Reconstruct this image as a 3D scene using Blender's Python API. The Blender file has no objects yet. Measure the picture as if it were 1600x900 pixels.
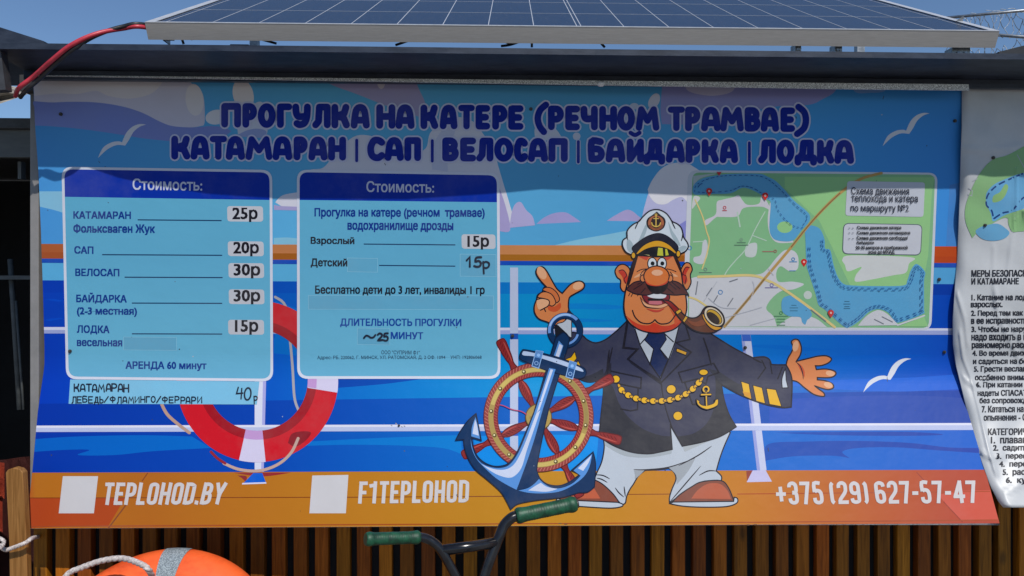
import bpy, bmesh, math, random
from mathutils import Vector, Matrix
from mathutils.geometry import tessellate_polygon
random.seed(7)
sc = bpy.context.scene
R = math.radians
# ------------------------------------------------------------------ camera, sky, sun, exposure
FPX = 1186.0                                  # focal length in photo pixels (photo is 1600 wide)
CAM = Vector((0, 0, 1.5))
cd = bpy.data.cameras.new('camera'); cam = bpy.data.objects.new('camera', cd); sc.collection.objects.link(cam)
cam.location = CAM; cam.rotation_euler = (R(90), 0, 0)
cd.sensor_width = 36; cd.lens = 36*FPX/1600; cd.clip_start = .05; cd.clip_end = 3000
sc.camera = cam
SUN_EL, SUN_AZ = 48.5, 28.0                   # degrees above the horizon; degrees to the right of straight behind the camera
w = bpy.data.worlds.new('World'); sc.world = w; w.use_nodes = True
nt = w.node_tree
sky = nt.nodes.new('ShaderNodeTexSky'); sky.sky_type = 'NISHITA'; sky.sun_disc = False
sky.sun_elevation = R(SUN_EL); sky.sun_rotation = R(180-SUN_AZ)
sky.air_density = 1.0; sky.dust_density = 0.0; sky.ozone_density = 6.0; sky.altitude = 200
nt.links.new(sky.outputs[0], nt.nodes['Background'].inputs[0])
nt.nodes['Background'].inputs[1].default_value = .085
sl = bpy.data.lights.new('sun', 'SUN'); sl.energy = 3.3; sl.angle = R(.5); sl.color = (1, .96, .9)
so = bpy.data.objects.new('sun', sl); sc.collection.objects.link(so)
_sd = Vector((math.sin(R(SUN_AZ))*math.cos(R(SUN_EL)), -math.cos(R(SUN_AZ))*math.cos(R(SUN_EL)), math.sin(R(SUN_EL))))
so.rotation_euler = _sd.to_track_quat('Z', 'Y').to_euler(); so.location = (3, -4, 8)
vs = sc.view_settings
vs.view_transform = 'Standard'; vs.look = 'None'; vs.exposure = 0.22; vs.gamma = 1; vs.use_curve_mapping = False
GAIN = 0.82                                    # printed-ink scale: picture value -> base colour
# ------------------------------------------------------------------ helpers
COL = sc.collection
def lin(c):
    c = c/255.0
    return c/12.92 if c <= .04045 else ((c+.055)/1.055)**2.4
def rgb(c, g=1.0): return tuple(min(.86, lin(v)*g) for v in c)+(1,)
_M = {}
def node_mat(name):
    m = bpy.data.materials.new(name); m.use_nodes = True
    return m, m.node_tree, m.node_tree.nodes['Principled BSDF']
def setp(b, **k):
    for a, v in k.items(): b.inputs[a.replace('_', ' ')].default_value = v
def vinyl(nt_, b, rough=.45, spec=.13):
    setp(b, Roughness=rough); b.inputs['Specular IOR Level'].default_value = spec
    n = nt_.nodes.new('ShaderNodeTexNoise'); n.inputs['Scale'].default_value = 9; n.inputs['Detail'].default_value = 3
    tc = nt_.nodes.new('ShaderNodeTexCoord'); nt_.links.new(tc.outputs['Object'], n.inputs['Vector'])
    bp = nt_.nodes.new('ShaderNodeBump'); bp.inputs['Strength'].default_value = .12; bp.inputs['Distance'].default_value = .02
    nt_.links.new(n.outputs['Fac'], bp.inputs['Height']); nt_.links.new(bp.outputs['Normal'], b.inputs['Normal'])
    return n, tc
def ink(c):
    """flat printed ink; c = colour as it looks in sunlight; faint dust mottling belongs to the print surface"""
    if isinstance(c, bpy.types.Material): return c
    k = ('ink',)+tuple(c)
    if k not in _M:
        m, t, b = node_mat('print_ink'); base = rgb(c, GAIN)
        vinyl(t, b)
        n2 = t.nodes.new('ShaderNodeTexNoise'); n2.inputs['Scale'].default_value = 3.1; n2.inputs['Detail'].default_value = 8; n2.inputs['Roughness'].default_value = .7
        tc = [x for x in t.nodes if x.type == 'TEX_COORD'][0]; t.links.new(tc.outputs['Object'], n2.inputs['Vector'])
        mr = t.nodes.new('ShaderNodeMapRange'); mr.inputs[1].default_value = .45; mr.inputs[2].default_value = .75; mr.inputs[3].default_value = 0; mr.inputs[4].default_value = .15
        t.links.new(n2.outputs['Fac'], mr.inputs[0])
        mx = t.nodes.new('ShaderNodeMix'); mx.data_type = 'RGBA'; mx.inputs['A'].default_value = base; mx.inputs['B'].default_value = (.30, .28, .26, 1)
        t.links.new(mr.outputs[0], mx.inputs['Factor']); t.links.new(mx.outputs['Result'], b.inputs['Base Color'])
        _M[k] = m
    return _M[k]
def grad(name, stops, axis=0, wav=0.0):
    """printed gradient: colour ramp along the print's own UV (0..1 across / down the sheet)"""
    m, t, b = node_mat(name); vinyl(t, b)
    uv = t.nodes.new('ShaderNodeUVMap'); uv.uv_map = 'print'
    sp = t.nodes.new('ShaderNodeSeparateXYZ'); t.links.new(uv.outputs[0], sp.inputs[0])
    cr = t.nodes.new('ShaderNodeValToRGB'); e = cr.color_ramp.elements
    while len(e) < len(stops): e.new(.5)
    for i, (p, c) in enumerate(stops): e[i].position = p; e[i].color = rgb(c, GAIN)
    t.links.new(sp.outputs[axis], cr.inputs[0])
    t.links.new(cr.outputs[0], b.inputs['Base Color'])
    return m
def tag(o, label=None, cat=None, group=None, kind=None):
    if label: o['label'] = label
    if cat: o['category'] = cat
    if group: o['group'] = group
    if kind: o['kind'] = kind
    return o
def empty(name, loc=(0, 0, 0)):
    o = bpy.data.objects.new(name, None); COL.objects.link(o); o.location = loc; o.empty_display_size = .1
    return o
def link_mesh(name, bm, mats, parent=None, smooth=False):
    me = bpy.data.meshes.new(name); bm.to_mesh(me); bm.free()
    for m in (mats if isinstance(mats, (list, tuple)) else [mats]): me.materials.append(m)
    if smooth:
        for p in me.polygons: p.use_smooth = True
    o = bpy.data.objects.new(name, me); COL.objects.link(o)
    if parent is not None:
        o.parent = parent; o.matrix_parent_inverse = Matrix.Translation(-world_loc(parent))
    return o
def world_loc(o):
    l = Vector(o.location)
    while o.parent: l = l + (o.matrix_parent_inverse.translation); o = o.parent; l = l + Vector(o.location)
    return l
# ------------------------------------------------------------------ the kiosk front is turned by a hair: (u along, v away, z up)
YAW = .034
def L(u, v, z): return Vector((u, v+YAW*u, z))
def Q(px, py, v):
    d = v/(1-YAW*(px-800)/FPX)
    return Vector(((px-800)/FPX*d, d, 1.5+(450-py)/FPX*d))
def at(px, py, d): return Vector(((px-800)/FPX*d, d, 1.5+(450-py)/FPX*d))
def zat(py, v): return 1.5+(450-py)/FPX*v
def uat(px, v): return Q(px, 450, v).x
def box(bm, u0, u1, v0, v1, z0, z1, f=L, bev=0.0, mi=0):
    vs_ = [bm.verts.new(f(u, v, z)) for u in (u0, u1) for v in (v0, v1) for z in (z0, z1)]
    fs = []
    for q in ((0, 1, 3, 2), (4, 6, 7, 5), (0, 4, 5, 1), (2, 3, 7, 6), (0, 2, 6, 4), (1, 5, 7, 3)):
        fc = bm.faces.new([vs_[i] for i in q]); fc.material_index = mi; fs.append(fc)
    bmesh.ops.recalc_face_normals(bm, faces=fs)
    if bev:
        es = list({e for fc in fs for e in fc.edges})
        bmesh.ops.bevel(bm, geom=es, offset=bev, segments=2, affect='EDGES', profile=.5)
    return fs
def cr_pts(pts, closed=False, n=5):
    """Catmull-Rom through pts; a point with a third value is a corner"""
    P = [Vector(p[:3] if len(p) >= 3 and isinstance(p, Vector) else p[:2]) for p in pts]
    cor = [len(p) > 2 and not isinstance(p, Vector) for p in pts]
    N = len(P); out = []
    rng = range(N if closed else N-1)
    for i in rng:
        a, b = P[i], P[(i+1) % N]
        p0 = P[i-1] if (i > 0 or closed) and not cor[i] else a
        p3 = P[(i+2) % N] if (i+2 < N or closed) and not cor[(i+1) % N] else b
        for k in range(n):
            t = k/n
            m1 = (b-p0)*.5; m2 = (p3-a)*.5
            out.append((2*t**3-3*t*t+1)*a+(t**3-2*t*t+t)*m1+(-2*t**3+3*t*t)*b+(t**3-t*t)*m2)
    if not closed: out.append(P[-1].copy())
    return out
def tube(bm, pts, r, seg=10, caps=True, mi=0, twist=None):
    rs = r if isinstance(r, (list, tuple)) else [r]*len(pts)
    rings = []; up = None
    for i, p in enumerate(pts):
        d = (pts[min(i+1, len(pts)-1)]-pts[max(i-1, 0)]).normalized()
        if up is None: up = d.orthogonal().normalized()
        x = (up-d*up.dot(d)).normalized(); y = d.cross(x); up = x
        ring = []
        for k in range(seg):
            a = 2*math.pi*k/seg
            rr = rs[i]*(twist(i, a) if twist else 1)
            ring.append(bm.verts.new(p+(x*math.cos(a)+y*math.sin(a))*rr))
        rings.append(ring)
    for a, b in zip(rings, rings[1:]):
        for k in range(seg):
            f = bm.faces.new((a[k], a[(k+1) % seg], b[(k+1) % seg], b[k])); f.material_index = mi; f.smooth = True
    if caps:
        f = bm.faces.new(rings[0][::-1]); f.material_index = mi
        f = bm.faces.new(rings[-1]); f.material_index = mi
def quad_pts(bm, pts, mi=0):
    f = bm.faces.new([bm.verts.new(p) for p in pts]); f.material_index = mi; return f
# ------------------------------------------------------------------ plain materials
def noise_mat(name, c1, c2, scale=8, rough=.6, metal=0, bump=.1, bdist=.01, stretch=(1, 1, 1), detail=6, lo=.35, hi=.65, spec=.5):
    m, t, b = node_mat(name)
    tc = t.nodes.new('ShaderNodeTexCoord'); mp = t.nodes.new('ShaderNodeMapping'); mp.inputs['Scale'].default_value = stretch
    t.links.new(tc.outputs['Object'], mp.inputs[0])
    n = t.nodes.new('ShaderNodeTexNoise'); n.inputs['Scale'].default_value = scale; n.inputs['Detail'].default_value = detail; n.inputs['Roughness'].default_value = .65
    t.links.new(mp.outputs[0], n.inputs['Vector'])
    cr = t.nodes.new('ShaderNodeValToRGB'); e = cr.color_ramp.elements
    e[0].position = lo; e[0].color = tuple(c1)+(1,); e[1].position = hi; e[1].color = tuple(c2)+(1,)
    t.links.new(n.outputs['Fac'], cr.inputs[0]); t.links.new(cr.outputs[0], b.inputs['Base Color'])
    setp(b, Roughness=rough, Metallic=metal); b.inputs['Specular IOR Level'].default_value = spec
    bp = t.nodes.new('ShaderNodeBump'); bp.inputs['Strength'].default_value = bump; bp.inputs['Distance'].default_value = bdist
    t.links.new(n.outputs['Fac'], bp.inputs['Height']); t.links.new(bp.outputs['Normal'], b.inputs['Normal'])
    return m
def wood_mat(name, c1, c2, rough=.65):
    """grain along z with a different tone for every board (mesh island) and a few knots"""
    m, t, b = node_mat(name)
    tc = t.nodes.new('ShaderNodeTexCoord'); ge = t.nodes.new('ShaderNodeNewGeometry')
    ml = t.nodes.new('ShaderNodeMath'); ml.operation = 'MULTIPLY'; ml.inputs[1].default_value = 37
    t.links.new(ge.outputs['Random Per Island'], ml.inputs[0])
    ad = t.nodes.new('ShaderNodeVectorMath'); ad.operation = 'ADD'
    t.links.new(tc.outputs['Object'], ad.inputs[0]); t.links.new(ml.outputs[0], ad.inputs[1])
    mp = t.nodes.new('ShaderNodeMapping'); mp.inputs['Scale'].default_value = (60, 60, 3.2); t.links.new(ad.outputs[0], mp.inputs[0])
    n = t.nodes.new('ShaderNodeTexNoise'); n.inputs['Scale'].default_value = 2; n.inputs['Detail'].default_value = 7; n.inputs['Distortion'].default_value = .7
    t.links.new(mp.outputs[0], n.inputs['Vector'])
    cr = t.nodes.new('ShaderNodeValToRGB'); e = cr.color_ramp.elements
    e[0].position = .3; e[0].color = tuple(c1)+(1,); e[1].position = .7; e[1].color = tuple(c2)+(1,)
    t.links.new(n.outputs['Fac'], cr.inputs[0])
    hs = t.nodes.new('ShaderNodeHueSaturation')
    mr = t.nodes.new('ShaderNodeMapRange'); mr.inputs[3].default_value = .52; mr.inputs[4].default_value = 1.35
    t.links.new(ge.outputs['Random Per Island'], mr.inputs[0]); t.links.new(mr.outputs[0], hs.inputs['Value'])
    t.links.new(cr.outputs[0], hs.inputs['Color'])
    mh = t.nodes.new('ShaderNodeMapRange'); mh.inputs[3].default_value = .476; mh.inputs[4].default_value = .500
    fr = t.nodes.new('ShaderNodeMath'); fr.operation = 'FRACT'; t.links.new(ml.outputs[0], fr.inputs[0]); t.links.new(fr.outputs[0], mh.inputs[0]); t.links.new(mh.outputs[0], hs.inputs['Hue'])
    hs.inputs['Saturation'].default_value = 1.12
    vk = t.nodes.new('ShaderNodeTexVoronoi'); mp2 = t.nodes.new('ShaderNodeMapping'); mp2.inputs['Scale'].default_value = (9, 9, 4)
    t.links.new(ad.outputs[0], mp2.inputs[0]); t.links.new(mp2.outputs[0], vk.inputs['Vector']); vk.inputs['Scale'].default_value = 1
    kr = t.nodes.new('ShaderNodeMapRange'); kr.inputs[1].default_value = .05; kr.inputs[2].default_value = .13; kr.inputs[3].default_value = .45; kr.inputs[4].default_value = 1
    t.links.new(vk.outputs['Distance'], kr.inputs[0])
    mx = t.nodes.new('ShaderNodeMix'); mx.data_type = 'RGBA'; mx.blend_type = 'MULTIPLY'; mx.inputs['Factor'].default_value = 1
    t.links.new(hs.outputs[0], mx.inputs['A']); t.links.new(kr.outputs[0], mx.inputs['B'])
    t.links.new(mx.outputs['Result'], b.inputs['Base Color']); setp(b, Roughness=rough)
    b.inputs['Specular IOR Level'].default_value = .3
    bp = t.nodes.new('ShaderNodeBump'); bp.inputs['Strength'].default_value = .25; bp.inputs['Distance'].default_value = .003
    t.links.new(n.outputs['Fac'], bp.inputs['Height']); t.links.new(bp.outputs['Normal'], b.inputs['Normal'])
    return m
M_NAVY = noise_mat('painted_steel', (.010, .014, .026), (.030, .038, .058), 14, .42, 0, .12, .004, (1, 3, 3))
M_GALV = noise_mat('galvanised_steel', (.30, .30, .30), (.95, .95, .92), 420, .5, .1, .6, .002, (1, 1, 1), 2, .42, .58)
M_ALU = noise_mat('anodised_aluminium', (.40, .375, .345), (.50, .47, .44), 20, .45, .35, .05, .002, (.3, 40, 40))
M_ALUTOP = noise_mat('aluminium_highlight', (.62, .63, .64), (.78, .79, .80), 30, .3, .35, .05, .002)  # lighter copy of the frame metal, with the lip's highlight in its colour
M_ZINC = noise_mat('zinc_bracket', (.18, .20, .22), (.36, .38, .40), 40, .45, .8, .1, .002)
M_DARK = noise_mat('dark_wall', (.004, .004, .005), (.010, .010, .012), 4, .8)
M_DARKMETAL = noise_mat('dark_metal', (.02, .02, .022), (.05, .05, .055), 12, .5)
M_GREYSHED = noise_mat('grey_board', (.09, .10, .105), (.13, .14, .14), 5, .7, 0, .1, .005, (1, 1, 5))
M_CORNER = noise_mat('pale_corner_trim', (.17, .165, .162), (.24, .23, .226), 6, .5)
M_SLAT = wood_mat('stained_batten_wood', (.19, .078, .018), (.42, .185, .050))
M_POST = wood_mat('raw_picket_wood', (.13, .072, .022), (.25, .15, .055))
M_OLDWOOD = noise_mat('weathered_wood', (.10, .09, .075), (.42, .39, .34), 10, .8, 0, .3, .004, (1, 8, 8))
M_CBLK = noise_mat('black_cable', (.008, .008, .009), (.02, .02, .022), 30, .45)
M_CRED = noise_mat('red_cable', (.42, .022, .040), (.55, .04, .06), 30, .4)
M_ROPE = noise_mat('white_rope', (.34, .29, .27), (.66, .60, .57), 160, .85, 0, .6, .002)
M_BUOY = noise_mat('orange_plastic', (.60, .058, .010), (.86, .125, .026), 9, .42, 0, .12, .004, (1, 1, 2.5), 10, .30, .55)
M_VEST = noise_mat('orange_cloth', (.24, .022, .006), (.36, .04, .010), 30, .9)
M_CHROME = noise_mat('black_gloss_paint', (.006, .006, .008), (.014, .014, .017), 20, .22, 0, .04, .002)
M_GRIP = noise_mat('green_rubber', (.003, .030, .014), (.008, .095, .042), 40, .5, 0, .5, .003, (1, 1, 1))
M_TYRE = noise_mat('tyre_rubber', (.012, .012, .012), (.025, .025, .025), 40, .8)
M_STEEL = noise_mat('steel', (.45, .45, .46), (.6, .6, .6), 40, .35, .9)
M_SCREW = noise_mat('screw_head', (.03, .03, .03), (.10, .09, .085), 300, .5, .5)
M_WHITE = noise_mat('white_board', (.66, .66, .67), (.74, .74, .75), 6, .5)
M_ROOF = noise_mat('roof_felt', (.03, .03, .03), (.06, .06, .06), 6, .85)
M_GROUND = noise_mat('paving', (.16, .15, .135), (.30, .285, .26), 2.5, .9, 0, .3, .01)
# ------------------------------------------------------------------ the sheet's surface, addressed in print coordinates (photo pixels)
DT, DK = 2.30, 2.355
def softp(u, wd=.10):
    if u <= -wd: return 0.0
    if u >= wd: return u
    return (u+wd)**2/(4*wd)
_c2 = YAW/FPX*750/2.33
def inv_d(px, py):
    u = (py-575)/250.0; s = softp(u); xx = (px-800)/750.0
    base = 1/DK+(1/DK-1/DT)/(442/250.0)*(u-s)-_c2*xx
    return base+s*(.0300+.0135*xx)
class Surf:
    def __init__(s, fn): s.fn = fn
    def pt(s, px, py):
        return at(px, py, 1/s.fn(px, py))
    def __call__(s, px, py, off=0.0):
        p = s.pt(px, py)
        if off:
            e = .5
            n = (s.pt(px+e, py)-s.pt(px-e, py)).cross(s.pt(px, py-e)-s.pt(px, py+e)).normalized()
            if n.y > 0: n = -n
            p = p+n*off
        return p
SHEET = Surf(inv_d)
LSTEP = .00007
LEDGE = [(110, 51), (128, 52), (200, 55), (267, 60), (360, 64), (450, 67), (540, 69.5), (572, 69.5), (600, 65.5), (640, 59.5), (738, 50.5), (830, 41.5)]
REDGE = [(110, 1503), (140, 1503), (300, 1500), (400, 1496), (450, 1493.5), (545, 1489.5), (575, 1493), (640, 1511), (720, 1535), (823, 1563)]
def interp(tab, y):
    if y <= tab[0][0]: return tab[0][1]
    for (a, b), (c, d) in zip(tab, tab[1:]):
        if y <= c: return b+(d-b)*(y-a)/(c-a)
    return tab[-1][1]
def Le(y): return interp(LEDGE, y)
def Re(y): return interp(REDGE, y)
REG = {}
class Art:
    """one printed part: flat shapes laid in thin ink layers on a curved sheet"""
    def __init__(s, name, parent, lv=1, surf=None):
        s.name, s.parent, s.lv, s.surf = name, parent, lv, surf or SHEET
        s.V = []; s.T = []; s.mats = []
    def mi(s, c):
        m = ink(c)
        if m not in s.mats: s.mats.append(m)
        return s.mats.index(m)
    def add(s, verts, tris, c, lv=None):
        xs = [p[0] for p in verts]; ys = [p[1] for p in verts]; bb = (min(xs), max(xs), min(ys), max(ys))
        reg = REG.setdefault(id(s.surf), [])
        if lv is None: lv = 1+max([r[4] for r in reg if r[0] < bb[1] and r[1] > bb[0] and r[2] < bb[3] and r[3] > bb[2]], default=0)
        reg.append(bb+(lv,)); s.lv = max(s.lv, lv+1)
        o = len(s.V); k = s.mi(c)
        s.V += [(p[0], p[1], lv) for p in verts]
        s.T += [(tuple(i+o for i in t), k) for t in tris]
    def poly(s, pts, c, smooth=True, holes=(), n=5, lv=None):
        P = cr_pts(pts, True, n) if smooth else [Vector(p[:2]) for p in pts]
        loops = [P]+[(cr_pts(h, True, n) if smooth else [Vector(p[:2]) for p in h]) for h in holes]
        tri = tessellate_polygon([[p.to_3d() for p in l] for l in loops])
        s.add([p for l in loops for p in l], tri, c, lv)
        return P
    def shp(s, pts, c, line=(20, 20, 40), wd=2.0, smooth=True, n=5):
        P = s.poly(pts, c, smooth, n=n)
        if wd: s.stroke(P, wd, line, closed=True, smooth=False)
        return P
    def stroke(s, pts, wd, c, closed=False, smooth=True, n=5, taper=False, cap=True, lv=None):
        P = cr_pts(pts, closed, n) if smooth else [Vector(p[:2]) for p in pts]
        Q_ = [P[0]]
        for p in P[1:]:
            if (p-Q_[-1]).length > .05: Q_.append(p)
        if closed and (Q_[0]-Q_[-1]).length < .05: Q_.pop()
        P = Q_; N = len(P)
        if N < 2: return
        V = []; T = []
        for i, p in enumerate(P):
            a = P[i-1] if i > 0 or closed else None; b = P[(i+1) % N] if i < N-1 or closed else None
            d1 = (p-a).normalized() if a is not None else None; d2 = (b-p).normalized() if b is not None else None
            if d1 is None: d1 = d2
            if d2 is None: d2 = d1
            n1 = Vector((-d1.y, d1.x)); n2 = Vector((-d2.y, d2.x)); m = n1+n2
            if m.length < .2: m = n1
            m.normalize(); k = 1/max(.55, m.dot(n1))
            r = wd/2
            if taper: r *= max(.12, math.sin(math.pi*(i+.3)/(N-.4))**.6)
            V += [p+m*r*k, p-m*r*k]
        rng = N if closed else N-1
        for i in range(rng):
            j = (i+1) % N
            T += [(2*i, 2*i+1, 2*j+1), (2*i, 2*j+1, 2*j)]
        if not closed and cap and not taper:
            for i, sgn in ((0, -1), (N-1, 1)):
                p = P[i]; d = ((P[1]-P[0]) if i == 0 else (P[-1]-P[-2])).normalized()*sgn
                nn = Vector((-d.y, d.x)); o = len(V); K = 6
                V += [p+(nn*math.cos(math.pi*k/K)+d*math.sin(math.pi*k/K))*wd/2 for k in range(K+1)]
                T += [(o, o+k, o+k+1) for k in range(1, K)]
        s.add(V, T, c, lv)
    def ell(s, cx, cy, rx, ry, c, rot=0.0, line=None, wd=1.5, n=28):
        P = s.epts(cx, cy, rx, ry, rot, n)
        s.poly(P, c, False)
        if line: s.stroke(P, wd, line, True, False)
    def epts(s, cx, cy, rx, ry, rot=0.0, n=28, a0=0, a1=360):
        ca, sa = math.cos(R(rot)), math.sin(R(rot)); o = []
        full = (a1-a0) == 360; K = n if full else n+1
        for i in range(K):
            a = R(a0+(a1-a0)*i/n); x, y = rx*math.cos(a), ry*math.sin(a)
            o.append(Vector((cx+x*ca-y*sa, cy+x*sa+y*ca)))
        return o
    def arc(s, cx, cy, r0, r1, a0, a1, c, n=24, lv=None, cy1=None):
        V = []; T = []
        for i in range(n+1):
            a = R(a0+(a1-a0)*i/n)
            V += [Vector((cx+r0*math.cos(a), cy+r0*math.sin(a))), Vector((cx+r1*math.cos(a), (cy if cy1 is None else cy1)+r1*math.sin(a)))]
            if i: T += [(2*i-2, 2*i-1, 2*i+1), (2*i-2, 2*i+1, 2*i)]
        s.add(V, T, c, lv)
    def quad(s, tl, tr, br, bl, c, lv=None): s.add([Vector(p) for p in (tl, tr, br, bl)], [(0, 1, 2), (0, 2, 3)], c, lv)
    def rrect(s, tl, tr, br, bl, rad, c, lv=None, pts_only=False):
        C4 = [Vector(p) for p in (tl, tr, br, bl)]; P = []
        for i in range(4):
            p = C4[i]; a = (C4[i-1]-p).normalized(); b = (C4[(i+1) % 4]-p).normalized()
            for k in range(7):
                t = k/6
                P.append((p+a*rad)*(1-t)**2+p*2*t*(1-t)+(p+b*rad)*t*t)
        if pts_only: return P
        s.poly(P, c, False, lv=lv); return P
    def text(s, body, x0, y0, x1, y1, c, bold=.012, dy=0.0, q=None, lv=None, res=2):
        V, T = text_mesh(body, bold*1.6, res)
        if q is None: q = ((x0, y0), (x1, y0+dy), (x1, y1+dy), (x0, y1))
        tl, tr, br, bl = [Vector(p) for p in q]
        s.add([(tl*(1-u)+tr*u)*(1-v)+(bl*(1-u)+br*u)*v for u, v in V], T, c, lv)
    def build(s):
        bm = bmesh.new(); bv = [bm.verts.new(v) for v in s.V]
        for t, k in s.T:
            if len({tuple(s.V[i]) for i in t}) < 3: continue
            try: f = bm.faces.new([bv[i] for i in t])
            except ValueError: continue
            f.material_index = k
        xs = [v[0] for v in s.V]; ys = [v[1] for v in s.V]
        def cut(co, no):
            fs = set()
            ax = 0 if no[0] else 1
            for f in bm.faces:
                c_ = [v.co[ax] for v in f.verts]
                if min(c_) < co[ax]-1e-4 and max(c_) > co[ax]+1e-4: fs.add(f)
            if fs:
                g = list(fs)+list({e for f in fs for e in f.edges})+list({v for f in fs for v in f.verts})
                bmesh.ops.bisect_plane(bm, geom=g, plane_co=co, plane_no=no, dist=1e-5)
        if max(ys) > 545:
            y = 545
            while y < max(ys):
                if y > min(ys): cut((0, y, 0), (0, 1, 0))
                y += 5 if y < 610 else 15
            x = (min(xs)//20)*20+20
            # only the bent part of the sheet needs the vertical cuts
            while x < max(xs):
                cut2(bm, x); x += 20
        elif s.surf is not SHEET:
            y = (min(ys)//5)*5+5
            while y < max(ys): cut((0, y, 0), (0, 1, 0)); y += 5
        if s.surf is not SHEET:
            x = (min(xs)//4)*4+4
            while x < max(xs): cut((x, 0, 0), (1, 0, 0)); x += 4
        uvl = bm.loops.layers.uv.new('print')
        for f in bm.faces:
            for l in f.loops: l[uvl].uv = (l.vert.co.x/1600, l.vert.co.y/900)
        for v in bm.verts:
            v.co = s.surf(v.co.x, v.co.y, v.co.z*LSTEP+(.0009 if s.surf is not SHEET else 0))
        bm.normal_update()
        bad = [f for f in bm.faces if f.normal.y > 0]
        bmesh.ops.reverse_faces(bm, faces=bad)
        return link_mesh(s.name, bm, s.mats, s.parent)
def cut2(bm, x):
    fs = [f for f in bm.faces if max(v.co.y for v in f.verts) > 545 and min(v.co.x for v in f.verts) < x-1e-4 and max(v.co.x for v in f.verts) > x+1e-4]
    if fs:
        g = fs+list({e for f in fs for e in f.edges})+list({v for f in fs for v in f.verts})
        bmesh.ops.bisect_plane(bm, geom=g, plane_co=(x, 0, 0), plane_no=(1, 0, 0), dist=1e-5)
_TM = {}
NSLAB = 26
def text_mesh(body, bold, res):
    """letter outlines of the built-in font, filled contour by contour (its glyphs overlap themselves)"""
    k = (body, res, bold)
    if k in _TM: return _TM[k]
    c = bpy.data.curves.new('text', 'FONT'); c.body = body; c.resolution_u = res; c.fill_mode = 'NONE'
    o = bpy.data.objects.new('text', c); COL.objects.link(o)
    dg = bpy.context.evaluated_depsgraph_get(); dg.update()
    me = o.evaluated_get(dg).to_mesh()
    P = [v.co.to_2d() for v in me.vertices]; nxt = {}
    adj = [[] for _ in P]
    for e in me.edges: a, b = e.vertices; adj[a].append(b); adj[b].append(a)
    seen = set(); loops = []
    for s0 in range(len(P)):
        if s0 in seen or len(adj[s0]) != 2: continue
        lp = [s0]; seen.add(s0); cur = s0+1 if s0+1 in adj[s0] else adj[s0][0]
        while cur not in seen:
            lp.append(cur); seen.add(cur)
            n_ = [x for x in adj[cur] if x not in seen]
            if not n_: break
            cur = n_[0]
        q = [lp[0]]
        for x in lp[1:]:
            if (P[x]-P[q[-1]]).length > 1e-4: q.append(x)
        if len(q) > 2: loops.append(q)
    bpy.data.objects.remove(o); bpy.data.curves.remove(c)
    x0 = min(p.x for p in P); x1 = max(p.x for p in P); y0 = min(p.y for p in P); y1 = max(p.y for p in P)
    E_ = []
    for l in loops:
        for a, b in zip(l, l[1:]+l[:1]):
            p, q = P[a], P[b]
            if abs(p.y-q.y) > 1e-6: E_.append((p.y, q.y, p.x, q.x))
    ys = sorted({round(y0+(y1-y0)*i/NSLAB, 5) for i in range(NSLAB+1)})
    # every letter outline is cut into thin level slabs and filled by its winding number, so overlaps inside a letter do no harm
    def spans(y):
        if dil > 0:
            al = sorted(spans1(y)+spans1(y-dil)+spans1(y+dil)); m_ = []
            for a, b in al:
                if m_ and a <= m_[-1][1]: m_[-1] = (m_[-1][0], max(b, m_[-1][1]))
                else: m_.append((a, b))
            return m_
        return spans1(y)
    dil = bold*.7
    def spans1(y):
        xs = []
        for ya, yb, xa, xb in E_:
            if (ya <= y < yb) or (yb <= y < ya): xs.append((xa+(xb-xa)*(y-ya)/(yb-ya), 1 if yb > ya else -1))
        xs.sort(); w_ = 0; o_ = []
        for x, s_ in xs:
            if w_ == 0: st = x
            w_ += s_
            if w_ == 0 and x-st > 1e-4: o_.append((st, x))
        m_ = []
        for a, b in o_:
            a -= bold; b += bold
            if m_ and a <= m_[-1][1]: m_[-1] = (m_[-1][0], b)
            else: m_.append((a, b))
        return m_
    V = []; T = []; W, H = x1-x0, y1-y0
    for ya, yb in zip(ys, ys[1:]):
        e = (yb-ya)*.02; A, B = spans(ya+e), spans(yb-e)
        if len(A) != len(B): A = B = spans((ya+yb)/2)
        for (a0, a1), (b0, b1) in zip(A, B):
            o = len(V); V += [((a0-x0)/W, (y1-ya)/H), ((a1-x0)/W, (y1-ya)/H), ((b1-x0)/W, (y1-yb)/H), ((b0-x0)/W, (y1-yb)/H)]
            T += [(o, o+1, o+2, o+3)]
    _TM[k] = (V, T)
    return _TM[k]
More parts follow.
